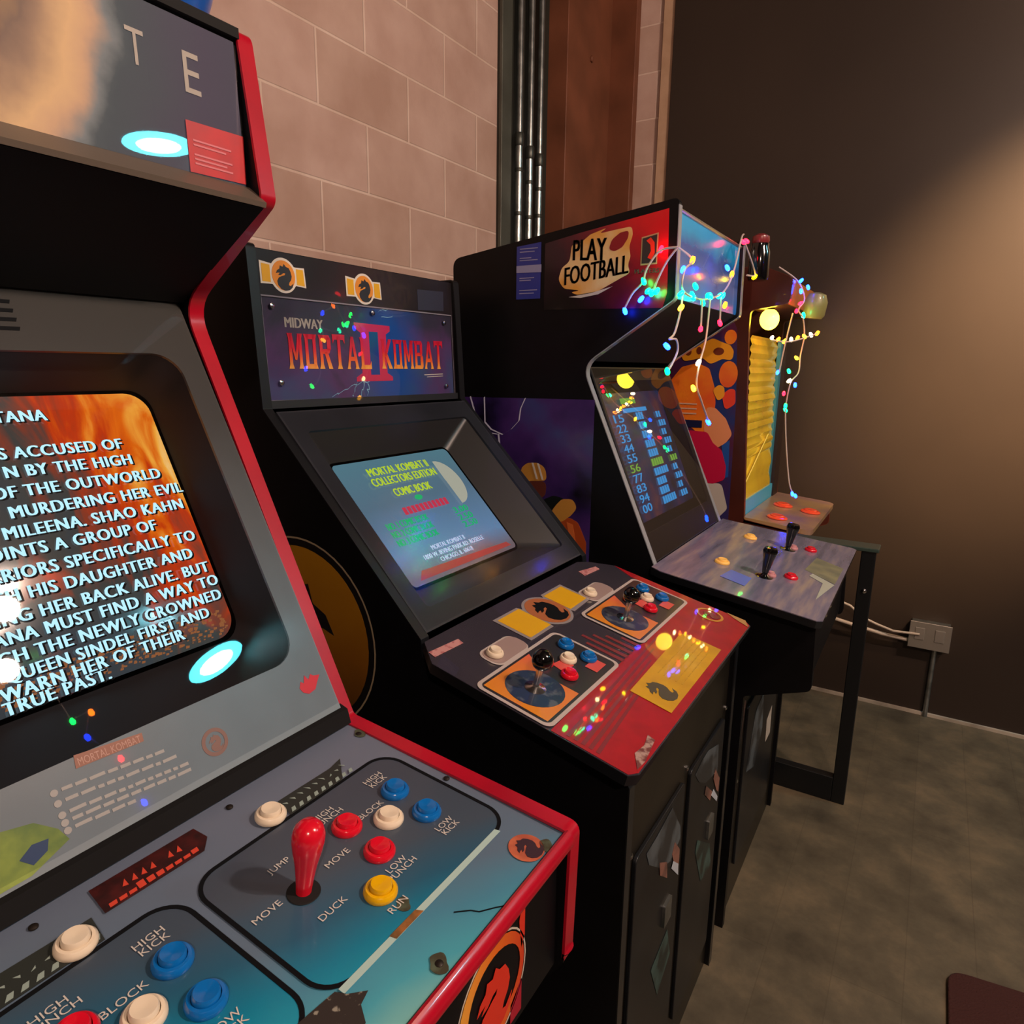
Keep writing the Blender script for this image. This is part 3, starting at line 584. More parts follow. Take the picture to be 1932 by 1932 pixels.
# ================================================================== MACHINE 2 : black cabinet with purple sign
def build_middle():
    Y0, Y1 = 0.892, 1.568
    T = thing('arcade_cabinet', 'black arcade cabinet with purple sign and red control panel, second from the camera', 'arcade cabinet', (0.5, 1.23, 0), 'arcade cabinets along the block wall')
    rp = fillet([(0.10, 0.0), (0.10, 1.738), (0.500, 1.742), (0.522, 1.430), (0.908, 1.040), (0.912, 1.008), (1.29, 0.918), (1.312, 0.89), (1.312, 0.0)], [0, 0.01, 0.012, 0.004, 0.004, 0.004, 0.02, 0.01, 0])
    for y in (Y0, Y1 - 0.02):
        sp = MB().prism([(x, y, z) for x, z in rp], (0, 0.02, 0)).build('side_panel', BLACK, T)
        sweep([(x, y + 0.01, z) for x, z in rp[1:]], (0,1,0), 0.022, 0.004).build('edge_moulding', VINYL, sp, smooth=True)
        if y == Y0:
            sf = Frame((0, y, 0), (1,0,0), (0,0,1))
            decal(sf, [ell(0.60, 0.985, 0.200, seg=48)], 1).build('round_artwork', mat('side_art_dark', '#121012', 0.4, coat=0.2), sp)
            mb = MB().ring(sf.pts(ell(0.60, 0.985, 0.200, seg=48), 2 * LV), sf.pts(ell(0.60, 0.985, 0.1965, seg=48), 2 * LV), sf.n * 0.0004); mb.build('round_border', mat('gold_line_ink', '#9a8a70', 0.4), sp)
            decal(sf, [ell(0.60, 0.985, 0.182, seg=48)], 2).build('round_field', ramp_mat('gold_field_ink', 'Z', 0.80, 1.17, [(0, '#3a2410'), (0.4, '#84520e'), (1.0, '#a8740e')], 0.45, 0.2, warp=(9, 0.3)), sp)
            decal(sf, [dragon(sf, 0.58, 0.985, 0.175, 3, -1)], 3).build('beast_shadow', mat('side_art_dark'), sp)
    y0, y1 = Y0 + 0.02, Y1 - 0.02
    MB().box((0.10, y0, 1.715), (0.485, y1, 1.737)).build('top_panel', BLACK, T)
    MB().box((0.10, y0, 0.0), (0.12, y1, 1.715)).build('back_panel', BLACK, T)
    mq = front((0.491, 1.738), (0.508, 1.433))
    fm = mat('sign_board_black', '#1a171b', 0.3, coat=0.35, noise=(5, '#262027', 0.35, 0.7))
    MB().prism(mq.pts([(y0, -0.004), (y1, -0.004), (y1, 0.302), (y0, 0.302)], -0.012), mq.n * 0.012).build('sign_board', fm, T)
    MB().prism(mq.pts([(y0, -0.004), (y1, -0.004), (y1, 0.012), (y0, 0.012)], 0.0), mq.n * 0.006).build('lower_lip', mat('sign_board_lip', '#26292e', 0.35, coat=0.3), T)
    art = bpy.data.materials.new('storm_print_with_glow'); art.use_nodes = True; nt = art.node_tree; b = nt.nodes['Principled BSDF']
    tc = nt.nodes.new('ShaderNodeTexCoord'); sp_ = nt.nodes.new('ShaderNodeSeparateXYZ'); nt.links.new(tc.outputs['Object'], sp_.inputs[0])
    n = nt.nodes.new('ShaderNodeTexNoise'); n.inputs['Scale'].default_value = 6; n.inputs['Detail'].default_value = 6; n.inputs['Distortion'].default_value = 0.6; nt.links.new(tc.outputs['Object'], n.inputs['Vector'])
    mr_ = nt.nodes.new('ShaderNodeMapRange'); mr_.inputs['From Min'].default_value = 1.44; mr_.inputs['From Max'].default_value = 1.65; mr_.inputs['To Min'].default_value = 0.25; mr_.inputs['To Max'].default_value = -0.2
    nt.links.new(sp_.outputs['Z'], mr_.inputs['Value'])
    ad = nt.nodes.new('ShaderNodeMath'); ad.operation = 'ADD'; nt.links.new(n.outputs['Fac'], ad.inputs[0]); nt.links.new(mr_.outputs[0], ad.inputs[1])
    r = nt.nodes.new('ShaderNodeValToRGB'); e = r.color_ramp.elements
    st = [(0.15, '#2c2d3a'), (0.42, '#383448'), (0.56, '#5a3c6c'), (0.70, '#4a4874'), (0.9, '#3c5a7c')]
    while len(e) < len(st): e.new(0.5)
    for q, (p_, c_) in zip(e, st): q.position = p_; q.color = lin(c_)
    nt.links.new(ad.outputs[0], r.inputs[0])
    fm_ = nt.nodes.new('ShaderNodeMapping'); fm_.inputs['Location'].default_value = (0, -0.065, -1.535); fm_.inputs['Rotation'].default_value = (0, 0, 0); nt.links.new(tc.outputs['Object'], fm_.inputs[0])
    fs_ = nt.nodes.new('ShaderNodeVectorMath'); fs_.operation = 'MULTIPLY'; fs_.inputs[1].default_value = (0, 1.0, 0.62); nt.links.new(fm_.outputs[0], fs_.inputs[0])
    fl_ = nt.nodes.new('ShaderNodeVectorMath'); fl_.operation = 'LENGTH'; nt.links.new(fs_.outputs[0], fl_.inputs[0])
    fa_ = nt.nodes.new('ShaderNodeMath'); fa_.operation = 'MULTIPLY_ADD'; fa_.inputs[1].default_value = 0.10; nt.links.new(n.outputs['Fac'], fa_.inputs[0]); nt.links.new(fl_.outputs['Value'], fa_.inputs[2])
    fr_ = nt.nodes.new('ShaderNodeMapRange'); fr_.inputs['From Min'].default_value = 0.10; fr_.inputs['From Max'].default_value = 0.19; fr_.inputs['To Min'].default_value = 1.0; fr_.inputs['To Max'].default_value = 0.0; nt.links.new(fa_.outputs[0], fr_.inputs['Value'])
    fx_ = nt.nodes.new('ShaderNodeMixRGB'); fx_.inputs[2].default_value = lin('#1a4fa0'); nt.links.new(fr_.outputs[0], fx_.inputs[0]); nt.links.new(r.outputs[0], fx_.inputs[1])  # blue centre of the print, with reflected glow painted into it
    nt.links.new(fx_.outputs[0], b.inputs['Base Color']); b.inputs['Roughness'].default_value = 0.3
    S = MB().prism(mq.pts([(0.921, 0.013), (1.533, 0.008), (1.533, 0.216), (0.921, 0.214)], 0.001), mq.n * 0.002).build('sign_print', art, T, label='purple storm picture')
    lm = MB(); random.seed(2)
    def bolt(a, b_, wd=0.0016, lv=6):
        pts = [a]
        for k in range(1, 6): t_ = k / 6; pts.append((a[0] + (b_[0]-a[0])*t_ + random.uniform(-.006, .006), a[1] + (b_[1]-a[1])*t_ + random.uniform(-.004, .004)))
        pts.append(b_)
        for p, q in zip(pts, pts[1:]): decal(mq, [[p, q, (q[0] + wd, q[1] + wd), (p[0] + wd, p[1] + wd)]], lv, mb=lm)
    for a, b_ in (((1.085, 0.014), (1.155, 0.040)), ((1.155, 0.040), (1.205, 0.046)), ((1.15, 0.014), (1.165, 0.045)), ((1.175, 0.014), (1.185, 0.045)), ((1.195, 0.014), (1.20, 0.046)), ((1.25, 0.205), (1.285, 0.213)), ((1.26, 0.195), (1.30, 0.20))): bolt(a, b_)
    lm.build('lightning', mat('lightning_ink', '#86b8d0', 0.3, emit='#6aa8c8', es=0.12), S)
    mb = MB(); text(mq, 'MIDWAY', (0.973, 1.074, 0.157, 0.177), 6, mb, 0.03); mb.build('maker_name', WHITE_INK, S)
    grad = ramp_mat('red_gold_letters', 'Z', 1.506, 1.578, [(0.0, '#e8a848'), (0.3, '#e0602c'), (0.6, '#cc2030'), (1.0, '#c01834')], 0.3, 0.2, emit=0.22)
    mb = MB()
    def stem(x, w_, a=0.0, b=1.0): return [(x-w_*.75,a),(x+w_*.75,a),(x+w_*.42,a+.13),(x+w_*.42,b-.13),(x+w_*.75,b),(x-w_*.75,b),(x-w_*.42,b-.13),(x-w_*.42,a+.13)]
    GL = {'M': [stem(.15,.24), stem(.85,.24), [(.05,1),(.30,1),(.56,.25),(.44,.25)], [(.95,1),(.70,1),(.44,.25),(.56,.25)]],
          'O': [stem(.22,.26), stem(.78,.26), [(.15,1),(.85,1),(.80,.86),(.20,.86)], [(.15,0),(.85,0),(.80,.14),(.20,.14)]],
          'R': [stem(.2,.26), [(.1,1),(.82,1),(.92,.9),(.8,.86),(.25,.86)], [(.66,.95),(.94,.90),(.94,.58),(.66,.52)], [(.25,.44),(.8,.46),(.92,.6),(.25,.58)], [(.42,.5),(.68,.5),(1.0,0),(.70,0)]],
          'T': [stem(.5,.27), [(0,1.04),(1,1.04),(.97,.76),(.85,.88),(.15,.88),(.03,.76)]],
          'A': [[(0,0),(.28,0),(.24,.08),(.62,1),(.42,1),(.06,.08)], [(1,0),(.68,0),(.73,.08),(.40,1),(.62,1),(.94,.08)], [(.22,.25),(.8,.25),(.74,.38),(.28,.38)]],
          'L': [stem(.25,.27), [(.15,0),(1,0),(1,.26),(.88,.13),(.2,.13)]],
          'K': [stem(.2,.26), [(.28,.42),(.72,1),(1.0,1),(.44,.36)], [(.28,.52),(.50,.58),(1.02,0),(.70,0)]],
          'B': [stem(.2,.26), [(.1,1),(.8,1),(.9,.9),(.8,.87),(.25,.87)], [(.25,.46),(.85,.46),(.85,.58),(.25,.58)], [(.1,0),(.85,0),(.95,.1),(.8,.13),(.25,.13)], [(.64,.95),(.9,.9),(.88,.55),(.64,.5)], [(.66,.5),(.92,.46),(.95,.08),(.66,.06)]]}
    def word(s__, u0, u1, va, vb):
        wd = (u1 - u0) / len(s__)
        for k, ch in enumerate(s__):
            for q in GL[ch]: decal(mq, [[(u0 + (k + 0.04 + 0.92 * x) * wd, va + y * (vb - va)) for x, y in q]], 6.6, mb=mb)
    word('MORTAL', 0.974, 1.218, 0.075, 0.146); word('KOMBAT', 1.250, 1.492, 0.076, 0.145)
    mb.build('title_letters', grad, S)
    mb = MB(); fm2 = mat('magenta_red_ink', '#c02850', 0.3, coat=0.2, emit='#c02850', es=0.15)
    decal(mq, [[(1.168, 0.178), (1.287, 0.176), (1.287, 0.164), (1.272, 0.156), (1.27, 0.066), (1.288, 0.057), (1.288, 0.048), (1.165, 0.047), (1.165, 0.056), (1.185, 0.066), (1.187, 0.156), (1.168, 0.166)]], 5.6, mb=mb)
    nm = mb.build('numeral_letters', fm2, S)
    decal(mq, [[(1.214, 0.160), (1.244, 0.160), (1.243, 0.062), (1.213, 0.062)]], 6.2).build('numeral_gap', mat('teal_ink', '#1b5f86', 0.25, noise=(9, '#1c3f9a', 0.38, 0.62)), nm)
    decal(mq, [[(1.41, 0.060), (1.488, 0.062), (1.488, 0.064), (1.41, 0.062)], [(1.42, 0.055), (1.488, 0.057), (1.488, 0.0585), (1.42, 0.0565)]], 5.6).build('small_print', WHITE_INK, S)
    pane(mq, [(0.919, 0.010), (1.535, 0.005), (1.535, 0.218), (0.919, 0.216)], 0.0055, GLASS, T, 'acrylic_cover')
    screws(T, mq, [(0.942, 0.196), (0.948, 0.047), (1.496, 0.031), (1.228, 0.202), (1.50, 0.196)], 0.006, CHROME, 0.0085)
    gl = mat('worn_acrylic_edge', '#7c7a88', 0.3, coat=0.4)
    outline(mq, [(0.919, 0.010), (1.535, 0.005), (1.535, 0.218), (0.919, 0.216)], 0.003, 9.2).build('acrylic_edge', gl, T)
    for (c, lab) in (((0.983, 0.258), 'left'), ((1.212, 0.254), 'right')):
        cu, cv = c
        sh = [(cu - 0.057, cv - 0.020), (cu - 0.030, cv - 0.019)] + ell(cu, cv, 0.034, 0.034, 14, 215, 325) + [(cu + 0.030, cv - 0.017), (cu + 0.057, cv - 0.019), (cu + 0.055, cv + 0.020), (cu + 0.030, cv + 0.019)] + ell(cu, cv, 0.034, 0.034, 14, 35, 145) + [(cu - 0.030, cv + 0.020), (cu - 0.057, cv + 0.023)]
        st_ = decal(mq, [sh], 1).build('emblem_sticker', mat('sticker_white', '#d5d0c8', 0.4), T, label='yellow emblem sticker with white rim')
        [decal(mq, [q], 2).build('yellow_bar', YEL_INK, st_) for q in ([(cu - 0.053, cv - 0.016), (cu - 0.033, cv - 0.016), (cu - 0.033, cv + 0.017), (cu - 0.053, cv + 0.018)], [(cu + 0.033, cv - 0.015), (cu + 0.053, cv - 0.016), (cu + 0.051, cv + 0.016), (cu + 0.033, cv + 0.016)])]
        decal(mq, [ell(cu, cv, 0.029)], 2).build('orange_disc', ORANGE_INK, st_)
        decal(mq, [dragon(mq, cu, cv, 0.030, 3)], 3).build('emblem', mat('sticker_dark', '#24262c', 0.4), st_)
    decal(mq, [[(1.402, 0.222), (1.508, 0.226), (1.511, 0.276), (1.403, 0.272)]], 1).build('tape_patch', mat('dark_tape', '#2c3040', 0.35, coat=0.3), T)
    # --- bezel, tube, glass
    bz = front((0.535, 1.425), (0.905, 1.045)); L = 0.530
    hole = rrect(0.952, 1.503, 0.042, 0.476, 0.012, 7)
    bzm = mat('graphite_bezel', '#26282f', 0.38, spec=0.45, noise=(6, '#2f3138', 0.35, 0.7))
    bezel_with_hole(bz, (y0, y1, 0.0, L), hole, 0.006, bzm, T)
    sbox = (1.020, 1.420, 0.105, 0.425)
    recess(bz, hole, (1.012, 1.428, 0.098, 0.432), -0.006, -0.062, mat('surround_grey', '#2e2c2c', 0.35, spec=0.5), T, rad=0.02)
    m = ramp_mat('blue_grey_picture', 'Z', 1.09, 1.36, [(0.0, '#7a6468'), (0.16, '#6c94c0'), (0.5, '#5c7c92'), (1.0, '#58909c')], 0.2, emit=1.0, warp=(6, 0.25))
    nt = m.node_tree; bb_ = nt.nodes['Principled BSDF']; bb_.inputs['Emission Strength'].default_value = 0.8
    nt.links.remove(bb_.inputs['Base Color'].links[0]); bb_.inputs['Base Color'].default_value = (0.02, 0.02, 0.02, 1)
    S2 = screen(bz, T, sbox, -0.062, m, bulge=0.012, rad=0.012)
    hg = dome(sbox, -0.062)
    def onscreen(v): return Frame(bz.p(0, 0, hg(1.2, v) + 0.0018), bz.u, bz.v)
    def glow(n_, c, s__): return mat(n_, '#000000', 0.9, emit=c, es=s__)
    mb = MB()
    for s__, a, b_, v in (('MORTAL KOMBAT II', 1.095, 1.300, 0.375), ('COLLECTORS EDITION', 1.086, 1.306, 0.347), ('COMIC BOOK', 1.128, 1.256, 0.312)):
        text(onscreen(v), s__, (a, b_, v, v + 0.021), 1, mb, 0.03)
    mb.build('yellow_words', glow('yellow_green_glow', '#c8e428', 0.95), S2)
    mb = MB(); text(onscreen(0.262), 'MIDWAY MFG', (1.116, 1.268, 0.262, 0.281), 1, mb, 0.02)
    MBs = MB(); mb = MB()
    u = 1.116
    while u < 1.266:
        f_ = onscreen(0.262); mb.prism(f_.pts([(u, 0.262), (u + 0.011, 0.262), (u + 0.012, 0.281), (u + 0.001, 0.281)], 0.001), f_.n * 0.0004); u += 0.0145
    mb.build('red_words', glow('red_glow', '#d8304c', 0.9), S2)
    mb = MB(); f_ = onscreen(0.295); mb.prism(f_.pts(ell(1.190, 0.298, 0.013, 0.007, 14), 0.001), f_.n * 0.0004)
    for k, v in enumerate((0.238, 0.217, 0.196)):
        text(onscreen(v), 'NO. %d COMIC BOOK' % (k + 1), (1.042, 1.176, v - 0.001, v + 0.0155), 1, mb, 0.035)
    for k, v in enumerate((0.234, 0.213, 0.193)): text(onscreen(v), ('3.00', '2.50', '2.50')[k], (1.272, 1.325, v - 0.001, v + 0.0155), 1, mb, 0.035)
    mb.build('green_words', glow('green_glow', '#12c070', 0.9), S2)
    mb = MB()
    for s__, a, b_, v in (('MORTAL KOMBAT II', 1.126, 1.246, 0.166), ('1800 W. IRVING PARK RD. ROSELLE', 1.088, 1.308, 0.150), ('CHICAGO, IL. 60618', 1.132, 1.250, 0.134)):
        text(onscreen(v), s__, (a, b_, v, v + 0.0115), 1, mb, 0.03)
    mb.build('white_words', glow('pale_blue_glow', '#d0dcff', 0.95), S2)
    mb = MB(); f_ = onscreen(0.31); mb.prism(f_.pts([(1.318, 0.385)] + ell(1.32, 0.32, 0.055, 0.065, 16, -90, 90) + [(1.322, 0.256), (1.334, 0.29), (1.322, 0.30), (1.318, 0.33)], 0.0004), f_.n * 0.0004)
    mb.build('moon_picture', glow('moon_glow', '#c9c8b4', 0.75), S2)
    mb = MB(); f_ = onscreen(0.118); mb.prism(f_.pts([(1.040, 0.112), (1.39, 0.112), (1.38, 0.124), (1.30, 0.126), (1.06, 0.132)], 0.0004), f_.n * 0.0003); mb.build('red_band', glow('dull_red_glow', '#c84a44', 0.7), S2)
    pane(bz, [(y0 + 0.004, 0.004), (y1 - 0.004, 0.004), (y1 - 0.004, L - 0.004), (y0 + 0.004, L - 0.004)], 0.001, HAZED, T, 'front_glass')
    # --- control panel
    cp = front((0.915, 1.035), (1.335, 0.935)); CL = 0.432; h0 = 0.002
    out = [(0.893, CL), (0.842, 0.375), (0.842, 0.296), (0.880, 0.012), (0.892, 0.0), (1.562, 0.0), (1.582, 0.016), (1.586, 0.352), (1.535, 0.412), (1.500, CL)]
    out = [(0.893, CL), (0.850, 0.380), (0.850, 0.012), (0.866, 0.0), (1.566, 0.0), (1.582, 0.016), (1.582, 0.360), (1.535, 0.415), (1.505, CL)]
    CP = MB().prism(cp.pts(out, -0.016), cp.n * 0.018).build('control_panel', mat('slate_panel_print', '#3a3640', 0.25, coat=1.0, noise=(8, '#34323c', 0.35, 0.7)), T, label='slate and red printed control panel')
    sweep([cp.p(u, v, -0.008) for u, v in out], cp.n, 0.018, 0.002, closed=True).build('edge_moulding', VINYL, CP, smooth=True)
    decal(cp, [[(0.852, 0.012), (0.868, 0.002), (1.564, 0.002), (1.580, 0.016), (1.580, 0.36), (1.553, 0.30), (1.55, 0.162), (1.262, 0.145), (1.245, 0.150), (1.14, 0.150), (0.852, 0.145)]], 4).build('red_field', RED_INK, CP)
    mb = MB()
    for k, (u, top) in enumerate(((1.145, 0.230), (1.165, 0.250), (1.186, 0.235), (1.206, 0.215), (1.228, 0.190))):
        decal(cp, [[(u, 0.148), (u + 0.012, 0.148), (u + 0.010, top), (u + 0.002, top)]], 4, mb=mb)
    mb.build('red_stripes', mat('dull_red_ink', '#7a3034', 0.35, coat=0.4), CP)
    mb = MB()
    for k in range(5):
        v = 0.135 - k * 0.013; decal(cp, [[(0.86, v - 0.02), (1.30 - 0.05 * k, v), (1.30 - 0.05 * k, v + 0.004), (0.86, v - 0.013)]], 5, mb=mb)
    mb.build('stripe_print', mat('brown_red_ink', '#7c2c34', 0.3, coat=1.0), CP)
    # sign emblem on the panel
    sg = decal(cp, [[(1.062, 0.306), (1.15, 0.305)] + ell(1.2, 0.348, 0.058, 0.056, 12, 215, 325) + [(1.25, 0.308), (1.340, 0.313), (1.340, 0.394), (1.25, 0.394)] + ell(1.2, 0.348, 0.058, 0.056, 12, 40, 140) + [(1.15, 0.396), (1.062, 0.397)]], 5).build('emblem_plate', mat('grey_border_ink', '#8c8588', 0.35, coat=0.3), CP)
    [decal(cp, [q], 6).build('yellow_bar', YEL_INK, sg) for q in ([(1.070, 0.312), (1.150, 0.312), (1.150, 0.390), (1.070, 0.390)], [(1.250, 0.318), (1.332, 0.320), (1.332, 0.387), (1.250, 0.387)])]
    decal(cp, [ell(1.2, 0.348, 0.050)], 6).build('orange_disc', mat('burnt_orange_ink', '#a8643c', 0.35, coat=0.3), sg)
    decal(cp, [dragon(cp, 1.2, 0.350, 0.048, 7)], 7).build('emblem', DARK_INK, sg)
    st_m = mat('pink_sticker', '#c08a88', 0.5, noise=(120, '#a05a60', 0.5, 0.62))
    decal(cp, [[(0.868, 0.388), (0.946, 0.384), (0.950, 0.399), (0.871, 0.405)]], 5).build('sticker', st_m, CP); decal(cp, [[(1.443, 0.379), (1.518, 0.374), (1.523, 0.388), (1.452, 0.401)]], 5).build('sticker', st_m, CP)
    for (f0, f1, du, s__) in ((0.852, 1.132, 0.0, 1), (1.243, 1.548, 0.0, 1)):
        a, b_ = f0, f1
        # start-button tongue
        tu = 0.960 if f0 < 1 else 1.358
        tg = decal(cp, [rrect(tu - 0.026, tu + 0.085, 0.294, 0.348, 0.02)], 5).build('button_tongue', mat('pale_border_ink', '#b8aca8', 0.35, coat=0.3), CP)
        decal(cp, [rrect(tu - 0.022, tu + 0.085, 0.298, 0.344, 0.018)], 6).build('tongue_field', mat('pinkish_grey_ink', '#9a8480', 0.35, coat=0.3), tg)
        pl = decal(cp, [rrect(a, b_, 0.146, 0.294, 0.016)], 7).build('player_plate', mat('pale_border_ink'), CP)
        decal(cp, [rrect(a + 0.007, b_ - 0.007, 0.153, 0.287, 0.012)], 8).build('plate_dark', mat('charcoal_ink', '#2c2a2e', 0.3, coat=0.4), pl)
        decal(cp, [[(a + 0.012, 0.158), (a + 0.122, 0.158), (a + 0.122, 0.228), (a + 0.16, 0.282), (a + 0.012, 0.282)]], 9).build('orange_field', ramp_mat('orange_to_pink_ink', 'Y', (a - 1.23), (a - 1.23) + 0.16, [(0, '#d98a28'), (0.7, '#d87838'), (1, '#d8604c')], 0.3, 0.4, warp=(6, 0.5)), pl)
        c_ = (a + 0.074, 0.218)
        decal(cp, [ell(c_[0], c_[1], 0.052)], 10).build('move_disc', mat('mottled_blue_ink', '#28344c', 0.3, coat=0.4, noise=(45, '#565c66', 0.5, 0.6)), pl)
        decal(cp, [[(a + 0.16, 0.21), (a + 0.195, 0.205), (a + 0.20, 0.23), (a + 0.165, 0.235)], [(a + 0.21, 0.165), (a + 0.25, 0.165), (a + 0.25, 0.19), (a + 0.21, 0.19)]], 10).build('coral_patches', mat('coral_ink', '#d0504a', 0.3, coat=0.4), pl)
        off = a - 0.852 + (0.012 if f0 > 1 else 0)
        for u, v, m_, k in ((1.097, 0.250, BTN_BLUE, 'b2'), (1.092, 0.198, BTN_BLUE, 'b2'), (1.054, 0.222, BTN_WHITE, 'w2'), (1.008, 0.246, BTN_RED, 'r2'), (1.008, 0.195, BTN_RED, 'r2')):
            button(T, cp.p(u + off, v, 0.0065), cp.n, m_, k, {'b2': 'blue push button', 'w2': 'cream push button', 'r2': 'red push button'}[k], r=0.0165)
        button(T, cp.p(tu, 0.324, 0.005), cp.n, BTN_WHITE, 'w2', 'cream start button')
        J = MB().lathe([(0.019, 0), (0.019, 0.001), (0.010, 0.003), (0.0058, 0.005), (0.0058, 0.042)], cp.p(c_[0], c_[1], 0.0065), cp.n, 20).build('joystick', CHROME, T, smooth=True)
        ctr = cp.p(c_[0], c_[1], 0.0065 + 0.055)
        MB().lathe([(0.0185 * math.sin(math.pi * k / 14), -0.0185 * math.cos(math.pi * k / 14)) for k in range(15)], ctr, cp.n, 24).build('ball_handle', BLACKG, J, smooth=True, label='glossy black ball')
    cd_ = decal(cp, [[(1.058, 0.018), (1.376, 0.018), (1.376, 0.098), (1.36, 0.106), (1.062, 0.098)]], 6).build('move_card', mat('yellow_card_ink', '#d0a21c', 0.35, coat=1.0, noise=(14, '#b88c1c', 0.4, 0.7)), CP, label='yellow printed move card')
    decal(cp, [dragon(cp, 1.108, 0.060, 0.036, 7)], 7).build('emblem', mat('card_dark', '#4a4638', 0.4), cd_)
    mb = MB(); random.seed(4)
    for v in (0.034, 0.046, 0.058, 0.070, 0.082):
        u = 1.165
        while u < 1.35:
            wd = random.uniform(0.01, 0.03); decal(cp, [[(u, v), (u + wd, v), (u + wd, v + 0.002), (u, v + 0.002)]], 7, mb=mb); u += wd + 0.006
    mb.build('card_print', mat('card_line_ink', '#b89020', 0.4), cd_)
    e_ = outline(cp, ell(1.528, 0.088, 0.032), 0.006, 6).build('emblem_ring', mat('gold_ring_ink', '#c08a30', 0.3, coat=0.4), CP)
    decal(cp, [dragon(cp, 1.528, 0.088, 0.024, 6)], 6).build('emblem', mat('maroon_ink', '#7a2024', 0.35, coat=0.4), e_)
    decal(cp, [[(0.872, 0.006), (0.900, 0.004), (0.962, 0.012), (0.966, 0.026), (0.935, 0.020), (0.905, 0.024)]], 6).build('corner_logo', mat('silver_ink', '#a88c84', 0.35, noise=(90, '#6a3c3c', 0.45, 0.6)), CP)
    decal(cp, [[(1.55, 0.002), (1.581, 0.016), (1.581, 0.062), (1.566, 0.04)]], 6).build('worn_corner', mat('bare_wood', '#a8804c', 0.6), CP)
    # --- lower front with two coin doors
    FF = Frame((1.300, 0, 0), (0,1,0), (0,0,1))
    MB().box((1.28, y0, 0.0), (1.300, y1, 0.915)).build('front_panel', mat('brown_black_front', '#17140f', 0.35, spec=0.4, noise=(7, '#201c16', 0.35, 0.7)), T)
    dm = mat('coin_door_steel', '#15161a', 0.35, metal=0.3, noise=(9, '#1f2226', 0.35, 0.7))
    for u in (0.955, 1.255):
        dr = MB().prism(FF.pts(rrect(u, u + 0.262, 0.10, 0.72, 0.012), 0), FF.n * 0.008).build('coin_door', dm, T, bevel=0.002)
        ga = mat('misty_grey_art', '#50585e', 0.4, coat=0.2, noise=(14, '#23272c', 0.42, 0.58)); fa = mat('salmon_art', '#8a5c50', 0.4, coat=0.2, noise=(18, '#4a3430', 0.4, 0.6))
        d2 = Frame((1.308, u, 0), (0,1,0), (0,0,1))
        k_ = u - 0.955
        GA = ([(1.137,0.709),(1.20,0.63),(1.205,0.60),(1.148,0.586),(1.09,0.61),(1.02,0.666),(1.002,0.70),(1.055,0.70)], [(1.467,0.676),(1.38,0.705),(1.333,0.707),(1.283,0.697),(1.32,0.66),(1.377,0.627),(1.478,0.603)])[k_ > 0.1]
        SA = ([(1.168,0.615),(1.205,0.575),(1.205,0.54),(1.185,0.54),(1.155,0.596)], [(1.456,0.618),(1.502,0.57),(1.50,0.535),(1.48,0.55),(1.444,0.599)])[k_ > 0.1]
        SB = ([(1.078,0.631),(1.125,0.60),(1.132,0.56),(1.086,0.598)], [(1.38,0.618),(1.44,0.57),(1.425,0.555),(1.373,0.60)])[k_ > 0.1]
        SI = ([(1.155,0.565),(1.20,0.52),(1.205,0.515),(1.20,0.545),(1.165,0.575)], [(1.431,0.565),(1.49,0.515),(1.495,0.525),(1.45,0.57)])[k_ > 0.1]
        TE = ([(1.07,0.40),(1.16,0.42),(1.19,0.34),(1.12,0.30)], [(1.343,0.505),(1.46,0.42),(1.49,0.34),(1.40,0.36),(1.334,0.478)])[k_ > 0.1]
        sh = lambda P: [(p - u, v) for p, v in P]
        decal(d2, [sh(GA)], 1).build('misty_print', ga, dr); decal(d2, [sh(TE)], 1).build('teal_print', mat('dim_teal_art', '#3a5450', 0.4, noise=(20, '#1c2624', 0.4, 0.6)), dr)
        decal(d2, [sh(SA)], 2).build('salmon_print', fa, dr); decal(d2, [sh(SB)], 2).build('salmon_print', fa, dr); decal(d2, [sh(SI)], 3).build('silver_print', mat('silver_art', '#c4ccd8', 0.35, coat=0.4), dr)
        MB().prism(d2.pts(rrect(0.165, 0.205, 0.455, 0.505, 0.004), 0), d2.n * 0.006).build('coin_slot', STEEL, dr)
        MB().lathe([(0.006, 0), (0.006, 0.004), (0.003, 0.006)], FF.p(u - 0.015, 0.735, 0.0), FF.n, 10).build('carriage_bolt', CHROME, T, smooth=True)
    MB().lathe([(0.006, 0), (0.006, 0.004), (0.003, 0.006)], FF.p(1.535, 0.735, 0.0), FF.n, 10).build('carriage_bolt', CHROME, T, smooth=True)
build_middle()

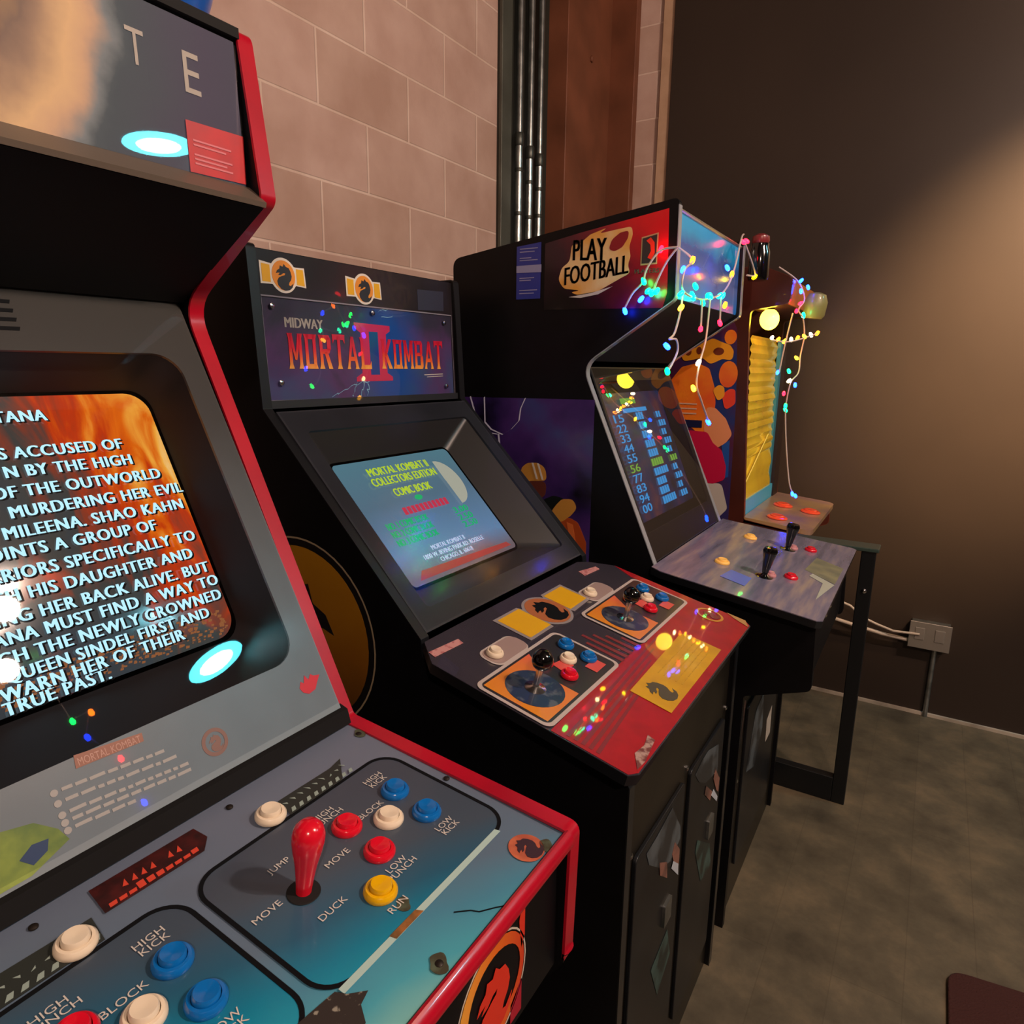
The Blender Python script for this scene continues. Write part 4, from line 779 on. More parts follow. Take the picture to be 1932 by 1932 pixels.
# ================================================================== MACHINE 3 : tall football cabinet
def build_football():
    Y0, Y1 = 1.69, 2.35
    T = thing('arcade_cabinet', 'tall black arcade cabinet with football side art, third from the camera', 'arcade cabinet', (0.6, 2.02, 0), 'arcade cabinets along the block wall')
    rp = fillet([(0.12, 0.0), (0.12, 1.415), (0.40, 1.43), (0.395, 1.82), (1.062, 1.918), (1.066, 1.685), (0.822, 1.522), (1.055, 1.000), (1.14, 0.985), (1.46, 0.925), (1.466, 0.755), (1.31, 0.70), (1.31, 0.0)], [0, 0.01, 0, 0.03, 0.014, 0.02, 0.05, 0.01, 0.01, 0.01, 0.02, 0.01, 0])
    clear = mat('clear_vinyl_edging', '#8f949c', 0.15, coat=0.6)
    for y in (Y0, Y1 - 0.02):
        sp = MB().prism([(x, y, z) for x, z in rp], (0, 0.02, 0)).build('side_panel', BLACK, T)
        i0 = min(range(len(rp)), key=lambda i: abs(rp[i][0]-1.064) + abs(rp[i][1]-1.9)); i1 = min(range(len(rp)), key=lambda i: abs(rp[i][0]-1.055) + abs(rp[i][1]-1.0))
        sweep([(x, y + 0.01, z) for x, z in rp[i0:i1 + 1]], (0,1,0), 0.021, 0.004).build('edge_moulding', clear, sp, smooth=True, label='clear plastic edge moulding')
        if y > 2: continue
        sf = Frame((0, y, 0), (1,0,0), (0,0,1))
        # upper picture: red fading to black
        m = ramp_mat('red_fade_print', 'X', 1.60, 2.02, [(0.0, '#0b080a'), (0.22, '#2c0c20'), (0.5, '#6a0f24'), (0.75, '#b80c1c'), (1.0, '#d8121c')], 0.3, 0.3, warp=(11, 0.4), slant=('Z', 0.85))
        decal(sf, [[(0.70, 1.67), (1.035, 1.665), (1.045, 1.70), (1.038, 1.895), (0.80, 1.858), (0.70, 1.84)]], 1).build('red_artwork', m, sp)
        bl = decal(sf, [[(0.612, 1.700), (0.688, 1.700), (0.688, 1.845), (0.612, 1.838)]], 2).build('notice_sticker', mat('royal_blue_ink', '#27348f', 0.4, coat=0.2), sp, label='blue notice sticker')
        mb = MB(); decal(sf, [[(0.612, 1.770), (0.690, 1.768), (0.690, 1.788), (0.612, 1.788)]], 3, mb=mb)
        for k, v in enumerate((1.83, 1.822, 1.806, 1.800, 1.754, 1.748, 1.722, 1.714)): decal(sf, [[(0.622, v), (0.678 - 0.01 * (k % 3), v), (0.678 - 0.01 * (k % 3), v + 0.0022), (0.622, v + 0.0022)]], 3, mb=mb)
        mb.build('notice_print', mat('notice_ink', '#8f90b8', 0.5), bl)
        pf = decal(sf, [fillet([(0.742, 1.745), (0.752, 1.775), (0.775, 1.790), (0.780, 1.832), (0.800, 1.830), (0.832, 1.852), (0.88, 1.865), (0.855, 1.852), (0.905, 1.858), (0.945, 1.862), (0.948, 1.842), (0.940, 1.815), (0.945, 1.79), (0.938, 1.772), (0.946, 1.752), (0.915, 1.738), (0.86, 1.712), (0.80, 1.705), (0.78, 1.712), (0.81, 1.716), (0.76, 1.722)], 0.022, 4)], 2).build('title_plate', mat('pale_gold_ink', '#e6c894', 0.45, noise=(10, '#dda048', 0.4, 0.65)), sp)
        tf = Frame(sf.o, (1, 0, 0.06), (0.03, 0, 1))
        mb = MB(); text(sf, 'PLAY', (0.785, 0.878, 1.792, 1.842), 3, mb, 0.02, warp=lambda u, v: (u, v - 0.06 * (u - 0.785) + 0.1 * (u - 0.785) * (0.5 if v > 1.81 else 0)))
        text(sf, 'FOOTBALL', (0.762, 0.940, 1.730, 1.775), 3, mb, 0.02, warp=lambda u, v: (u, v + 0.12 * (u - 0.762))); mb.build('title_letters', mat('brown_black_ink', '#1f140d', 0.45), pf)
        decal(sf, [fillet([(0.885, 1.812), (0.893, 1.835), (0.915, 1.850), (0.938, 1.853), (0.936, 1.835), (0.922, 1.815), (0.902, 1.806)], 0.022, 4)], 3).build('ball_picture', mat('ball_maroon', '#8a1c24', 0.4), pf)
        decal(sf, [[(0.775, 1.700), (0.84, 1.708), (0.90, 1.722), (0.86, 1.704), (0.81, 1.697)]], 3).build('swoosh', WHITE_INK, pf)
        lg = decal(sf, [[(0.972, 1.768), (1.015, 1.769), (1.015, 1.842), (0.972, 1.834)]], 2).build('logo_panel', mat('logo_gold', '#b89a70', 0.4), sp)
        decal(sf, [[(0.975, 1.772), (1.012, 1.773), (1.012, 1.838), (0.975, 1.831)]], 3).build('logo_field', mat('charcoal_ink'), lg)
        decal(sf, [[(0.990, 1.785), (1.000, 1.780), (1.008, 1.795), (1.006, 1.82), (0.996, 1.832), (0.985, 1.825), (0.996, 1.815), (0.998, 1.80)]], 4).build('logo_figure', mat('flame_red_ink'), lg)
        mb = MB(); text(sf, 'PLAYERS', (0.958, 1.022, 1.749, 1.760), 2, mb, 0.02); mb.build('lettering', GREY_INK, sp)
        # lower picture: purple night, lightning and two players
        m = bpy.data.materials.new('purple_night_print'); m.use_nodes = True; nt = m.node_tree; b = nt.nodes['Principled BSDF']
        tc = nt.nodes.new('ShaderNodeTexCoord'); n = nt.nodes.new('ShaderNodeTexNoise'); n.inputs['Scale'].default_value = 5; n.inputs['Detail'].default_value = 5; nt.links.new(tc.outputs['Object'], n.inputs['Vector'])
        r = nt.nodes.new('ShaderNodeValToRGB'); e = r.color_ramp.elements; st = [(0.36, '#0c0a12'), (0.46, '#2a1c50'), (0.60, '#43286c'), (0.75, '#35407c')]
        while len(e) < len(st): e.new(0.5)
        for q, (p_, c_) in zip(e, st): q.position = p_; q.color = lin(c_)
        nt.links.new(n.outputs['Fac'], r.inputs[0]); nt.links.new(r.outputs[0], b.inputs['Base Color']); b.inputs['Roughness'].default_value = 0.3; b.inputs['Coat Weight'].default_value = 0.3
        lo = decal(sf, [[(0.30, 0.90), (0.862, 0.90), (0.862, 1.434), (0.30, 1.425)]], 1).build('purple_artwork', m, sp)
        mb = MB()
        def zig(pts, wd=0.004):
            for p, q in zip(pts, pts[1:]): decal(sf, [[(p[0], p[1]), (q[0], q[1]), (q[0] + wd, q[1] + wd * 0.6), (p[0] + wd, p[1] + wd * 0.6)]], 2, mb=mb)
        zig([(0.455, 1.428), (0.470, 1.385), (0.50, 1.348), (0.49, 1.338)]); zig([(0.505, 1.428), (0.508, 1.355), (0.53, 1.335), (0.57, 1.322), (0.60, 1.340), (0.625, 1.365), (0.63, 1.40), (0.645, 1.430)]); zig([(0.555, 1.322), (0.562, 1.27), (0.556, 1.245)], 0.005); zig([(0.52, 1.325), (0.553, 1.322)])
        mb.build('lightning', mat('cool_white_ink', '#b8b4c4', 0.4, emit='#9a98b0', es=0.1), lo)
        og = mat('gold_helmet_ink', '#c08a3c', 0.4); sk = mat('tawny_ink', '#a8481e', 0.4)
        decal(sf, [fillet([(0.634,1.213),(0.640,1.234),(0.658,1.247),(0.688,1.250),(0.708,1.243),(0.718,1.231),(0.722,1.201),(0.671,1.196),(0.645,1.19)], 0.022, 4)], 2).build('helmet_picture', og, lo)
        decal(sf, [fillet([(0.653,1.194),(0.722,1.200),(0.720,1.158),(0.697,1.145),(0.66,1.12)], 0.022, 4)], 3).build('face_picture', mat('dark_face_ink', '#5a2a22', 0.5), lo)
        for k in (0.0, 0.018): decal(sf, [[(0.672 + k, 1.249), (0.678 + k, 1.249), (0.694 + k, 1.203), (0.688 + k, 1.203)]], 4).build('helmet_stripe', WHITE_INK, lo)
        decal(sf, [fillet([(0.70,1.14),(0.744,1.161),(0.784,1.157),(0.76,1.114),(0.725,1.10)], 0.022, 4)], 3).build('shoulder_picture', mat('dark_green_ink', '#12181a', 0.4), lo)
        decal(sf, [fillet([(0.715,1.125),(0.752,1.088),(0.797,1.104),(0.826,1.093),(0.853,1.039),(0.853,0.985),(0.812,0.975),(0.764,1.045),(0.735,1.08)], 0.022, 4)], 4).build('jersey_picture', sk, lo)
        decal(sf, [fillet([(0.739,1.113),(0.757,1.137),(0.773,1.154),(0.807,1.158),(0.822,1.134),(0.803,1.110),(0.775,1.088),(0.752,1.088)], 0.022, 4)], 5).build('glove_picture', og, lo)
        decal(sf, [[(0.79,1.09),(0.81,1.085),(0.825,1.02),(0.81,1.01)]], 5).build('jersey_fold', mat('jersey_light_ink', '#cc6a34', 0.4), lo)
        decal(sf, [fillet([(0.66,1.15),(0.70,1.13),(0.735,1.075),(0.70,1.06),(0.66,1.08)], 0.022, 4)], 3).build('jersey_picture', mat('red_jersey_ink', '#8a2c28', 0.4), lo)
    y0, y1 = Y0 + 0.02, Y1 - 0.02
    MB().prism([(0.42, y0, 1.812), (1.045, y0, 1.902), (1.045, y0, 1.882), (0.42, y0, 1.79)], (0, y1 - y0, 0)).build('top_panel', BLACK, T)
    MB().prism([(0.40, y0, 1.43), (0.42, y0, 1.43), (0.42, y0, 1.79), (0.40, y0, 1.79)], (0, y1 - y0, 0)).build('back_panel', BLACK, T)
    MB().box((0.12, y0, 0.0), (0.14, y1, 1.41)).build('back_panel', BLACK, T)
    MB().box((0.14, y0, 1.39), (0.42, y1, 1.41)).build('rear_shelf', BLACK, T)
    mq = front((1.050, 1.905), (1.054, 1.690))
    mm = ramp_mat('blue_sign_print', 'Z', 1.69, 1.905, [(0.0, '#1a62a8'), (0.35, '#4a5c94'), (0.6, '#20448a'), (0.8, '#0e86b8'), (1.0, '#1690c8')], 0.2, 0.5, emit=0.35, warp=(7, 0.4))
    sg = MB().prism(mq.pts(rrect(y0, y1, 0.0, 0.208, 0.012), -0.006), mq.n * 0.006).build('lit_sign', mm, T, label='blue lit sign under the string lights')
    sweep([mq.p(y0, 0.208, 0.0), mq.p((y0 + y1) / 2, 0.208, 0.0), mq.p(y1, 0.208, 0.0)], (1, 0, 0), 0.014, -0.005).build('top_retainer', mat('grey_retainer', '#8c8880', 0.3, metal=0.5), T)
    MB().prism([(1.054, y0, 1.688), (0.84, y0, 1.535), (0.83, y0, 1.545), (1.04, y0, 1.70)], (0, y1 - y0, 0)).build('speaker_board', BLACKM, T)
    bz = front((0.835, 1.520), (1.048, 1.006)); L = 0.556
    hole = rrect(1.722, 2.300, 0.080, 0.515, 0.02, 7)
    bezel_with_hole(bz, (y0, y1, 0, L), hole, 0.004, mat('charcoal_bezel', '#26262a', 0.4, spec=0.4), T)
    sbox = (1.785, 2.272, 0.105, 0.490)
    recess(bz, hole, sbox, -0.004, -0.034, BLACKM, T, rad=0.02)
    m = bpy.data.materials.new('stadium_picture'); m.use_nodes = True; nt = m.node_tree; b = nt.nodes['Principled BSDF']
    tc = nt.nodes.new('ShaderNodeTexCoord'); n = nt.nodes.new('ShaderNodeTexNoise'); n.inputs['Scale'].default_value = 9; n.inputs['Detail'].default_value = 5; nt.links.new(tc.outputs['Object'], n.inputs['Vector'])
    r = nt.nodes.new('ShaderNodeValToRGB'); e = r.color_ramp.elements; st = [(0.34, '#14162c'), (0.5, '#1c2a5c'), (0.6, '#5a3250'), (0.72, '#8a5040')]
    while len(e) < len(st): e.new(0.5)
    for q, (p_, c_) in zip(e, st): q.position = p_; q.color = lin(c_)
    nt.links.new(n.outputs['Fac'], r.inputs[0]); nt.links.new(r.outputs[0], b.inputs['Emission Color']); b.inputs['Emission Strength'].default_value = 0.7; b.inputs['Base Color'].default_value = (0.02, 0.02, 0.03, 1); b.inputs['Roughness'].default_value = 0.2
    S = screen(bz, T, sbox, -0.036, m, bulge=0.008, rad=0.012); hg = dome(sbox, -0.036, 0.008)
    def on(v): return Frame(bz.p(0, 0, hg(2.03, v) + 0.0012), bz.u, bz.v)
    mb = MB(); mb2 = MB()
    nums = ['15', '22', '33', '44', '55', '56', '77', '83', '94', '00']; names = ['ROD', 'JET', 'HOOD', 'KIRK', 'MARS', 'SCOTT', 'WALKER', 'MALT', 'LUNN', 'AUSTIN']
    random.seed(6)
    for k in range(10):
        v = 0.398 - k * 0.030
        tgt = mb2 if k == 5 else mb
        text(on(v), nums[k], (1.815, 1.885, v, v + 0.024), 1, tgt, 0.035)
        f_ = on(v); u = 1.985; wd = 0.025 + 0.010 * len(names[k])
        for j in range(len(names[k])):
            tgt.prism(f_.pts([(u, v + 0.001), (u + 0.0175, v + 0.001), (u + 0.0175, v + 0.024), (u + 0.002, v + 0.024)], 0.0006), f_.n * 0.0003); u += 0.020
        for j in range(2 + k % 2):
            tgt.prism(f_.pts([(2.155 + j * 0.022, v), (2.172 + j * 0.022, v), (2.172 + j * 0.022, v + 0.020), (2.157 + j * 0.022, v + 0.020)], 0.0006), f_.n * 0.0003)
    f_ = on(0.43); mb.prism(f_.pts([(1.90, 0.425), (2.09, 0.425), (2.09, 0.438), (1.90, 0.438)], 0.0006), f_.n * 0.0003)
    mb.build('score_print', mat('sky_blue_glow', '#000000', 0.9, emit='#38a8f0', es=1.3), S)
    f_ = on(0.46); mb2.prism(f_.pts([(1.905, 0.452), (2.02, 0.452), (2.02, 0.470), (1.905, 0.470)], 0.0006), f_.n * 0.0003)
    mb2.build('green_score_print', mat('lime_glow', '#000000', 0.9, emit='#9ae050', es=0.9), S)
    pane(bz, [(y0 + 0.002, 0.004), (y1 - 0.002, 0.004), (y1 - 0.002, L - 0.004), (y0 + 0.002, L - 0.004)], 0.002, SMOKE, T, 'front_glass')
    # control box and panel
    cp = front((1.052, 1.006), (1.476, 0.946)); CL = 0.428
    MB().prism([(1.06, y0, 0.985), (1.455, y0, 0.928), (1.455, y0, 0.765), (1.30, y0, 0.71), (1.06, y0, 0.71)], (0, y1 - y0, 0)).build('control_box', BLACK, T)
    out = [(1.672, CL), (1.658, 0.40), (1.655, 0.012), (1.668, 0.0), (2.428, 0.0), (2.44, 0.012), (2.375, CL)]
    pm = bpy.data.materials.new('locker_panel_print'); pm.use_nodes = True; nt = pm.node_tree; b = nt.nodes['Principled BSDF']
    tc = nt.nodes.new('ShaderNodeTexCoord'); mp = nt.nodes.new('ShaderNodeMapping'); mp.inputs['Scale'].default_value = (26, 3, 1); nt.links.new(tc.outputs['Object'], mp.inputs[0])
    n = nt.nodes.new('ShaderNodeTexNoise'); n.inputs['Scale'].default_value = 1.4; n.inputs['Detail'].default_value = 5; nt.links.new(mp.outputs[0], n.inputs['Vector'])
    r = nt.nodes.new('ShaderNodeValToRGB'); e = r.color_ramp.elements; st = [(0.3, '#565a70'), (0.5, '#75728a'), (0.66, '#94888c'), (0.8, '#a79a86')]
    while len(e) < len(st): e.new(0.5)
    for q, (p_, c_) in zip(e, st): q.position = p_; q.color = lin(c_)
    nt.links.new(n.outputs['Fac'], r.inputs[0]); nt.links.new(r.outputs[0], b.inputs['Base Color']); b.inputs['Roughness'].default_value = 0.25; b.inputs['Coat Weight'].default_value = 0.5
    CP = MB().prism(cp.pts(out, -0.018), cp.n * 0.019).build('control_panel', pm, T, label='mauve and steel printed control panel')
    sweep([cp.p(u, v, -0.010) for u, v in out], cp.n, 0.018, 0.002, closed=True).build('edge_moulding', VINYL, CP, smooth=True)
    mb = MB(); decal(cp, [[(1.98, 0.012), (2.16, 0.010), (2.20, 0.09), (2.04, 0.10)]], 2, mb=mb); mb.build('olive_print', mat('olive_ink', '#8a8a6c', 0.35, coat=0.4, noise=(20, '#6a7060', 0.35, 0.65)), CP)
    mb = MB(); decal(cp, [[(1.80, 0.036), (1.97, 0.012), (2.02, 0.075), (1.99, 0.080), (1.955, 0.040)]], 3, mb=mb); mb.build('chalk_print', mat('chalk_ink', '#a8ada0', 0.4), CP)
    decal(cp, [[(1.74, 0.20), (1.82, 0.20), (1.84, 0.26), (1.76, 0.27)]], 3).build('blue_print', mat('bright_blue_ink', '#5a70d0', 0.35, coat=0.4), CP)
    for u in (1.87, 2.209):
        J = MB().lathe([(0.024, 0), (0.024, 0.001), (0.012, 0.004), (0.007, 0.008), (0.007, 0.02)], cp.p(u, 0.178, 0.001), cp.n, 20).build('joystick', BLACKG, T, smooth=True)
        MB().lathe([(0.008, 0.010), (0.0115, 0.030), (0.0145, 0.050), (0.0185, 0.066), (0.0195, 0.074), (0.0165, 0.082), (0.0, 0.085)], cp.p(u, 0.178, 0.001), cp.n, 22).build('bat_handle', BLACKG, J, smooth=True, label='glossy black bat handle')
        button(T, cp.p(u + 0.055, 0.118, 0.001), cp.n, BTN_RED, 'r3', 'red push button', r=0.019)
        button(T, cp.p(u + 0.02, 0.135 + 0.03, 0.001), cp.n, mat('pink_plastic', '#c88a90', 0.3, coat=0.3), 'p3', 'pink push button', r=0.0145)
        button(T, cp.p(u + 0.01, 0.296, 0.001), cp.n, mat('amber_plastic', '#e8b45c', 0.3, coat=0.3, emit='#e8a040', es=0.25), 'a3', 'amber lit button', r=0.021)
    FF = Frame((1.298, 0, 0), (0,1,0), (0,0,1))
    MB().box((1.28, y0, 0.0), (1.298, y1, 0.72)).build('front_panel', mat('brown_black_front'), T)
    dr = MB().prism(FF.pts(rrect(1.80, 2.24, 0.12, 0.62, 0.012), 0), FF.n * 0.008).build('coin_door', mat('coin_door_steel'), T, bevel=0.002)
    d2 = Frame((1.306, 0, 0), (0,1,0), (0,0,1))
    decal(d2, [[(1.84, 0.40), (1.90, 0.56), (2.0, 0.58), (2.03, 0.45), (1.95, 0.36)]], 1).build('misty_print', mat('misty_grey_art'), dr)
    decal(d2, [[(2.10, 0.44), (2.17, 0.46), (2.18, 0.36), (2.11, 0.36)]], 1).build('pale_print', mat('pale_art', '#b8aca0', 0.5), dr)
    decal(FF, [[(1.722, 0.55), (1.77, 0.53), (1.79, 0.64), (1.745, 0.668)]], 1).build('salmon_print', mat('salmon_art'), T)
    MB().lathe([(0.006, 0), (0.006, 0.004), (0.003, 0.006)], FF.p(1.75, 0.42, 0.0), FF.n, 10).build('carriage_bolt', CHROME, T, smooth=True)
build_football()

# ================================================================== MACHINE 4 : cartoon-sided cabinet with a yellow front
def build_far():
    Y0, Y1 = 2.60, 3.24
    T = thing('arcade_cabinet', 'farthest arcade cabinet with orange side art and lamplit yellow front', 'arcade cabinet', (0.6, 2.92, 0), 'arcade cabinets along the block wall')
    brown = mat('maroon_brown_laminate', '#4a2018', 0.35, coat=0.2, noise=(6, '#3a1812', 0.35, 0.7))
    rp = fillet([(0.30, 0.0), (0.30, 1.84), (1.06, 1.875), (1.17, 1.83), (1.165, 1.745), (1.035, 1.725), (1.035, 1.655), (1.055, 1.30), (1.075, 0.965), (1.30, 0.935), (1.30, 0.86), (1.10, 0.78), (1.10, 0.0)], [0, 0.02, 0.02, 0.03, 0.02, 0.02, 0.01, 0, 0.01, 0.02, 0.02, 0.02, 0])
    for y in (Y0, Y1 - 0.02):
        sp = MB().prism([(x, y, z) for x, z in rp], (0, 0.02, 0)).build('side_panel', brown, T)
        sweep([(x, y + 0.01, z) for x, z in rp[1:]], (0,1,0), 0.021, 0.003).build('edge_moulding', mat('maroon_edging', '#5a2418', 0.3, coat=0.3), sp, smooth=True)
        if y > 3: continue
        sf = Frame((0, y, 0), (1,0,0), (0,0,1))
        bg = decal(sf, [[(0.55, 0.94), (1.018, 0.945), (1.012, 1.40), (0.995, 1.66), (0.96, 1.73), (0.60, 1.72)]], 1).build('cartoon_artwork', mat('deep_blue_ink', '#1c2c66', 0.35, coat=0.2, noise=(5, '#4a1c3a', 0.42, 0.6)), sp)
        O = mat('cartoon_orange', '#e07a1a', 0.4, noise=(6, '#d8541c', 0.42, 0.62)); Yl = mat('cartoon_yellow', '#e0941c', 0.4); Pk = mat('cartoon_peach', '#d8895c', 0.4)
        decal(sf, [fillet([(0.72,1.40),(0.764,1.479),(0.80,1.525),(0.86,1.54),(0.905,1.52),(0.93,1.45),(0.937,1.395),(0.933,1.316),(0.907,1.254),(0.85,1.30),(0.80,1.33),(0.74,1.30)], 0.022, 4)], 2).build('orange_shape', O, bg)
        decal(sf, [ell(0.976, 1.500, 0.034, 0.048, 22)], 3).build('orange_ball', O, bg); decal(sf, [ell(0.974, 1.633, 0.022, 0.026, 18)], 2).build('orange_ball', O, bg)
        decal(sf, [fillet([(0.793,1.572),(0.821,1.611),(0.85,1.622),(0.88,1.615),(0.91,1.63),(0.943,1.616),(0.975,1.605),(0.99,1.584),(0.987,1.55),(0.95,1.555),(0.907,1.535),(0.875,1.56),(0.845,1.552),(0.805,1.545)], 0.022, 4)], 4).build('yellow_lettershape', Yl, bg)
        for q in ((0.822, 1.58, 0.012, 0.014), (0.862, 1.585, 0.010, 0.014), (0.935, 1.582, 0.020, 0.014)): decal(sf, [ell(*q, 14)], 5).build('letter_hole', mat('rust_shadow_ink', '#6a2a14', 0.4), bg)
        decal(sf, [fillet([(0.923,1.443),(0.945,1.462),(0.965,1.455),(0.970,1.42),(0.945,1.40)], 0.022, 4)], 5).build('yellow_knee', Yl, bg)
        decal(sf, [fillet([(0.958,1.425),(0.985,1.448),(1.006,1.446),(1.011,1.394),(0.974,1.367)], 0.022, 4)], 4).build('red_glove', mat('cartoon_red', '#d8381c', 0.4), bg)
        decal(sf, [fillet([(0.905,1.38),(0.94,1.375),(0.98,1.338),(1.008,1.281),(0.987,1.249),(0.94,1.216),(0.908,1.244),(0.90,1.30)], 0.022, 4)], 3).build('peach_arm', Pk, bg)
        decal(sf, [fillet([(0.74,1.29),(0.915,1.285),(0.939,1.245),(0.974,1.219),(0.994,1.16),(0.994,1.109),(0.95,1.09),(0.88,1.09),(0.80,1.12)], 0.022, 4)], 5).build('crimson_shape', mat('cartoon_crimson', '#b8103e', 0.4), bg)
        decal(sf, [[(0.76,1.327),(0.892,1.327),(0.893,1.300),(0.76,1.298)]], 6).build('navy_stripe', mat('navy_ink2', '#12163a', 0.4), bg)
        for k in range(3): decal(sf, [[(0.78, 1.385 - k*0.018), (0.868, 1.385 - k*0.018), (0.868, 1.390 - k*0.018), (0.78, 1.390 - k*0.018)]], 6).build('pale_line', mat('pale_line2', '#c8a088', 0.5), bg)
        decal(sf, [fillet([(0.90,1.088),(0.983,1.094),(1.012,0.999),(0.984,0.965),(0.95,0.96)], 0.022, 4)], 4).build('pale_shape', mat('cartoon_pale', '#b8b0a8', 0.4), bg)
        decal(sf, [[(0.972,1.238),(1.0,1.26),(1.005,1.121),(0.990,1.115)]], 4).build('blue_shape', mat('cartoon_blue', '#1c4a94', 0.4), bg)
    y0, y1 = Y0 + 0.02, Y1 - 0.02
    MB().box((0.30, y0, 0.0), (0.32, y1, 1.80)).build('back_panel', brown, T)
    MB().prism([(0.32, y0, 1.82), (1.05, y0, 1.855), (1.05, y0, 1.835), (0.32, y0, 1.80)], (0, y1 - y0, 0)).build('top_panel', brown, T)
    mq = Frame((1.158, 0, 1.745), (0,1,0), (0.005, 0, 0.12))
    MB().prism(mq.pts(rrect(y0, y1, 0.0, 0.085, 0.01), -0.006), mq.n * 0.006).build('lit_sign', mat('amber_sign', '#a85a1c', 0.3, coat=0.4, emit='#c86a1c', es=0.25, noise=(6, '#7a3418', 0.35, 0.7)), T, label='dim amber lit sign')
    MB().prism([(1.04, y0, 1.728), (1.155, y0, 1.747), (1.155, y0, 1.757), (1.04, y0, 1.738)], (0, y1 - y0, 0)).build('sign_floor', brown, T)
    # yellow rippled front sheet; weak emission paints in the lamplight on it
    ym = mat('lamplit_yellow_sheet', '#d8b020', 0.22, coat=0.6, emit='#c89a10', es=0.28, noise=(5, '#b88a18', 0.4, 0.7))
    mb = MB(); n_ = 60; vs = []
    for k in range(n_ + 1):
        z = 1.02 + 0.62 * k / n_; x = 1.062 - 0.02 * (k / n_) + 0.0035 * math.sin(k * 1.9) * (1 if k > 14 else 0.1)
        vs += [(x, y0, z), (x + 0.003 * math.sin(k * 0.7), y1 - 0.13, z)]
    mb.add(vs, [(2*k, 2*k+1, 2*k+3, 2*k+2) for k in range(n_)]); yp = mb.build('yellow_front_sheet', ym, T, smooth=True, label='rippled yellow front sheet with lamplight painted in')
    MB().prism([(1.064, y0, 1.10), (1.066, y0, 1.108), (1.062, y0 + 0.35, 1.26), (1.060, y0 + 0.35, 1.25)], (0.003, 0, 0)).build('pale_stripe', mat('pale_yellow_ink', '#e8d060', 0.3, emit='#e8d060', es=0.2), yp)
    MB().box((1.045, y1 - 0.13, 1.0), (1.060, y1 - 0.09, 1.64)).build('teal_trim', mat('teal_plastic', '#3a8a9a', 0.3, coat=0.3), T)
    MB().box((1.045, y1 - 0.09, 0.97), (1.075, y1, 1.64)).build('dark_post', mat('dark_brown_post', '#2a1a12', 0.5), T)
    MB().box((1.045, y0, 0.968), (1.068, y1 - 0.09, 1.03)).build('teal_strip', mat('pale_teal_plastic', '#4aa0b4', 0.35, emit='#3a90a4', es=0.1), T)
    cp = front((1.07, 0.975), (1.315, 0.952)); 
    CP = MB().prism(cp.pts(fillet([(y0 - 0.02, 0), (y1 + 0.02, 0.0), (y1 + 0.02, 0.245), (y0 - 0.02, 0.245)], [0.05, 0.05, 0.005, 0.005]), -0.02), cp.n * 0.02).build('control_panel', mat('olive_orange_print', '#a8865c', 0.3, coat=0.4, noise=(8, '#8a6a6a', 0.4, 0.65)), T)
    cb = mat('coral_plastic', '#e8502c', 0.25, coat=0.4, emit='#e8402c', es=0.12)
    for u, v in ((2.70, 0.14), (2.93, 0.055), (2.95, 0.165)): button(T, cp.p(u, v, 0.001), cp.n, cb, 'c4', 'large coral push button', r=0.038)
    MB().box((1.07, y0, 0.80), (1.085, y1, 0.96)).build('front_panel', brown, T)
    MB().box((1.07, y0, 0.0), (1.085, y1, 0.80)).build('coin_panel', BLACK, T)
    # bare bulb under the sign lip
    B = MB().lathe([(0.016, -0.012), (0.017, 0.0), (0.014, 0.012)], (1.085, 2.69, 1.74), (0,0,-1), 16).build('lamp_socket', BLACKM, T)
    MB().lathe([(0.034 * math.sin(math.pi * k / 14), 0.042 - 0.038 * math.cos(math.pi * k / 14)) for k in range(15)], (1.085, 2.69, 1.74), (0,0,-1), 20).build('lamp_bulb', mat('yellow_bulb', '#fff2a0', 0.3, emit='#ffd838', es=9), B, smooth=True, label='bright yellow bulb')
build_far()

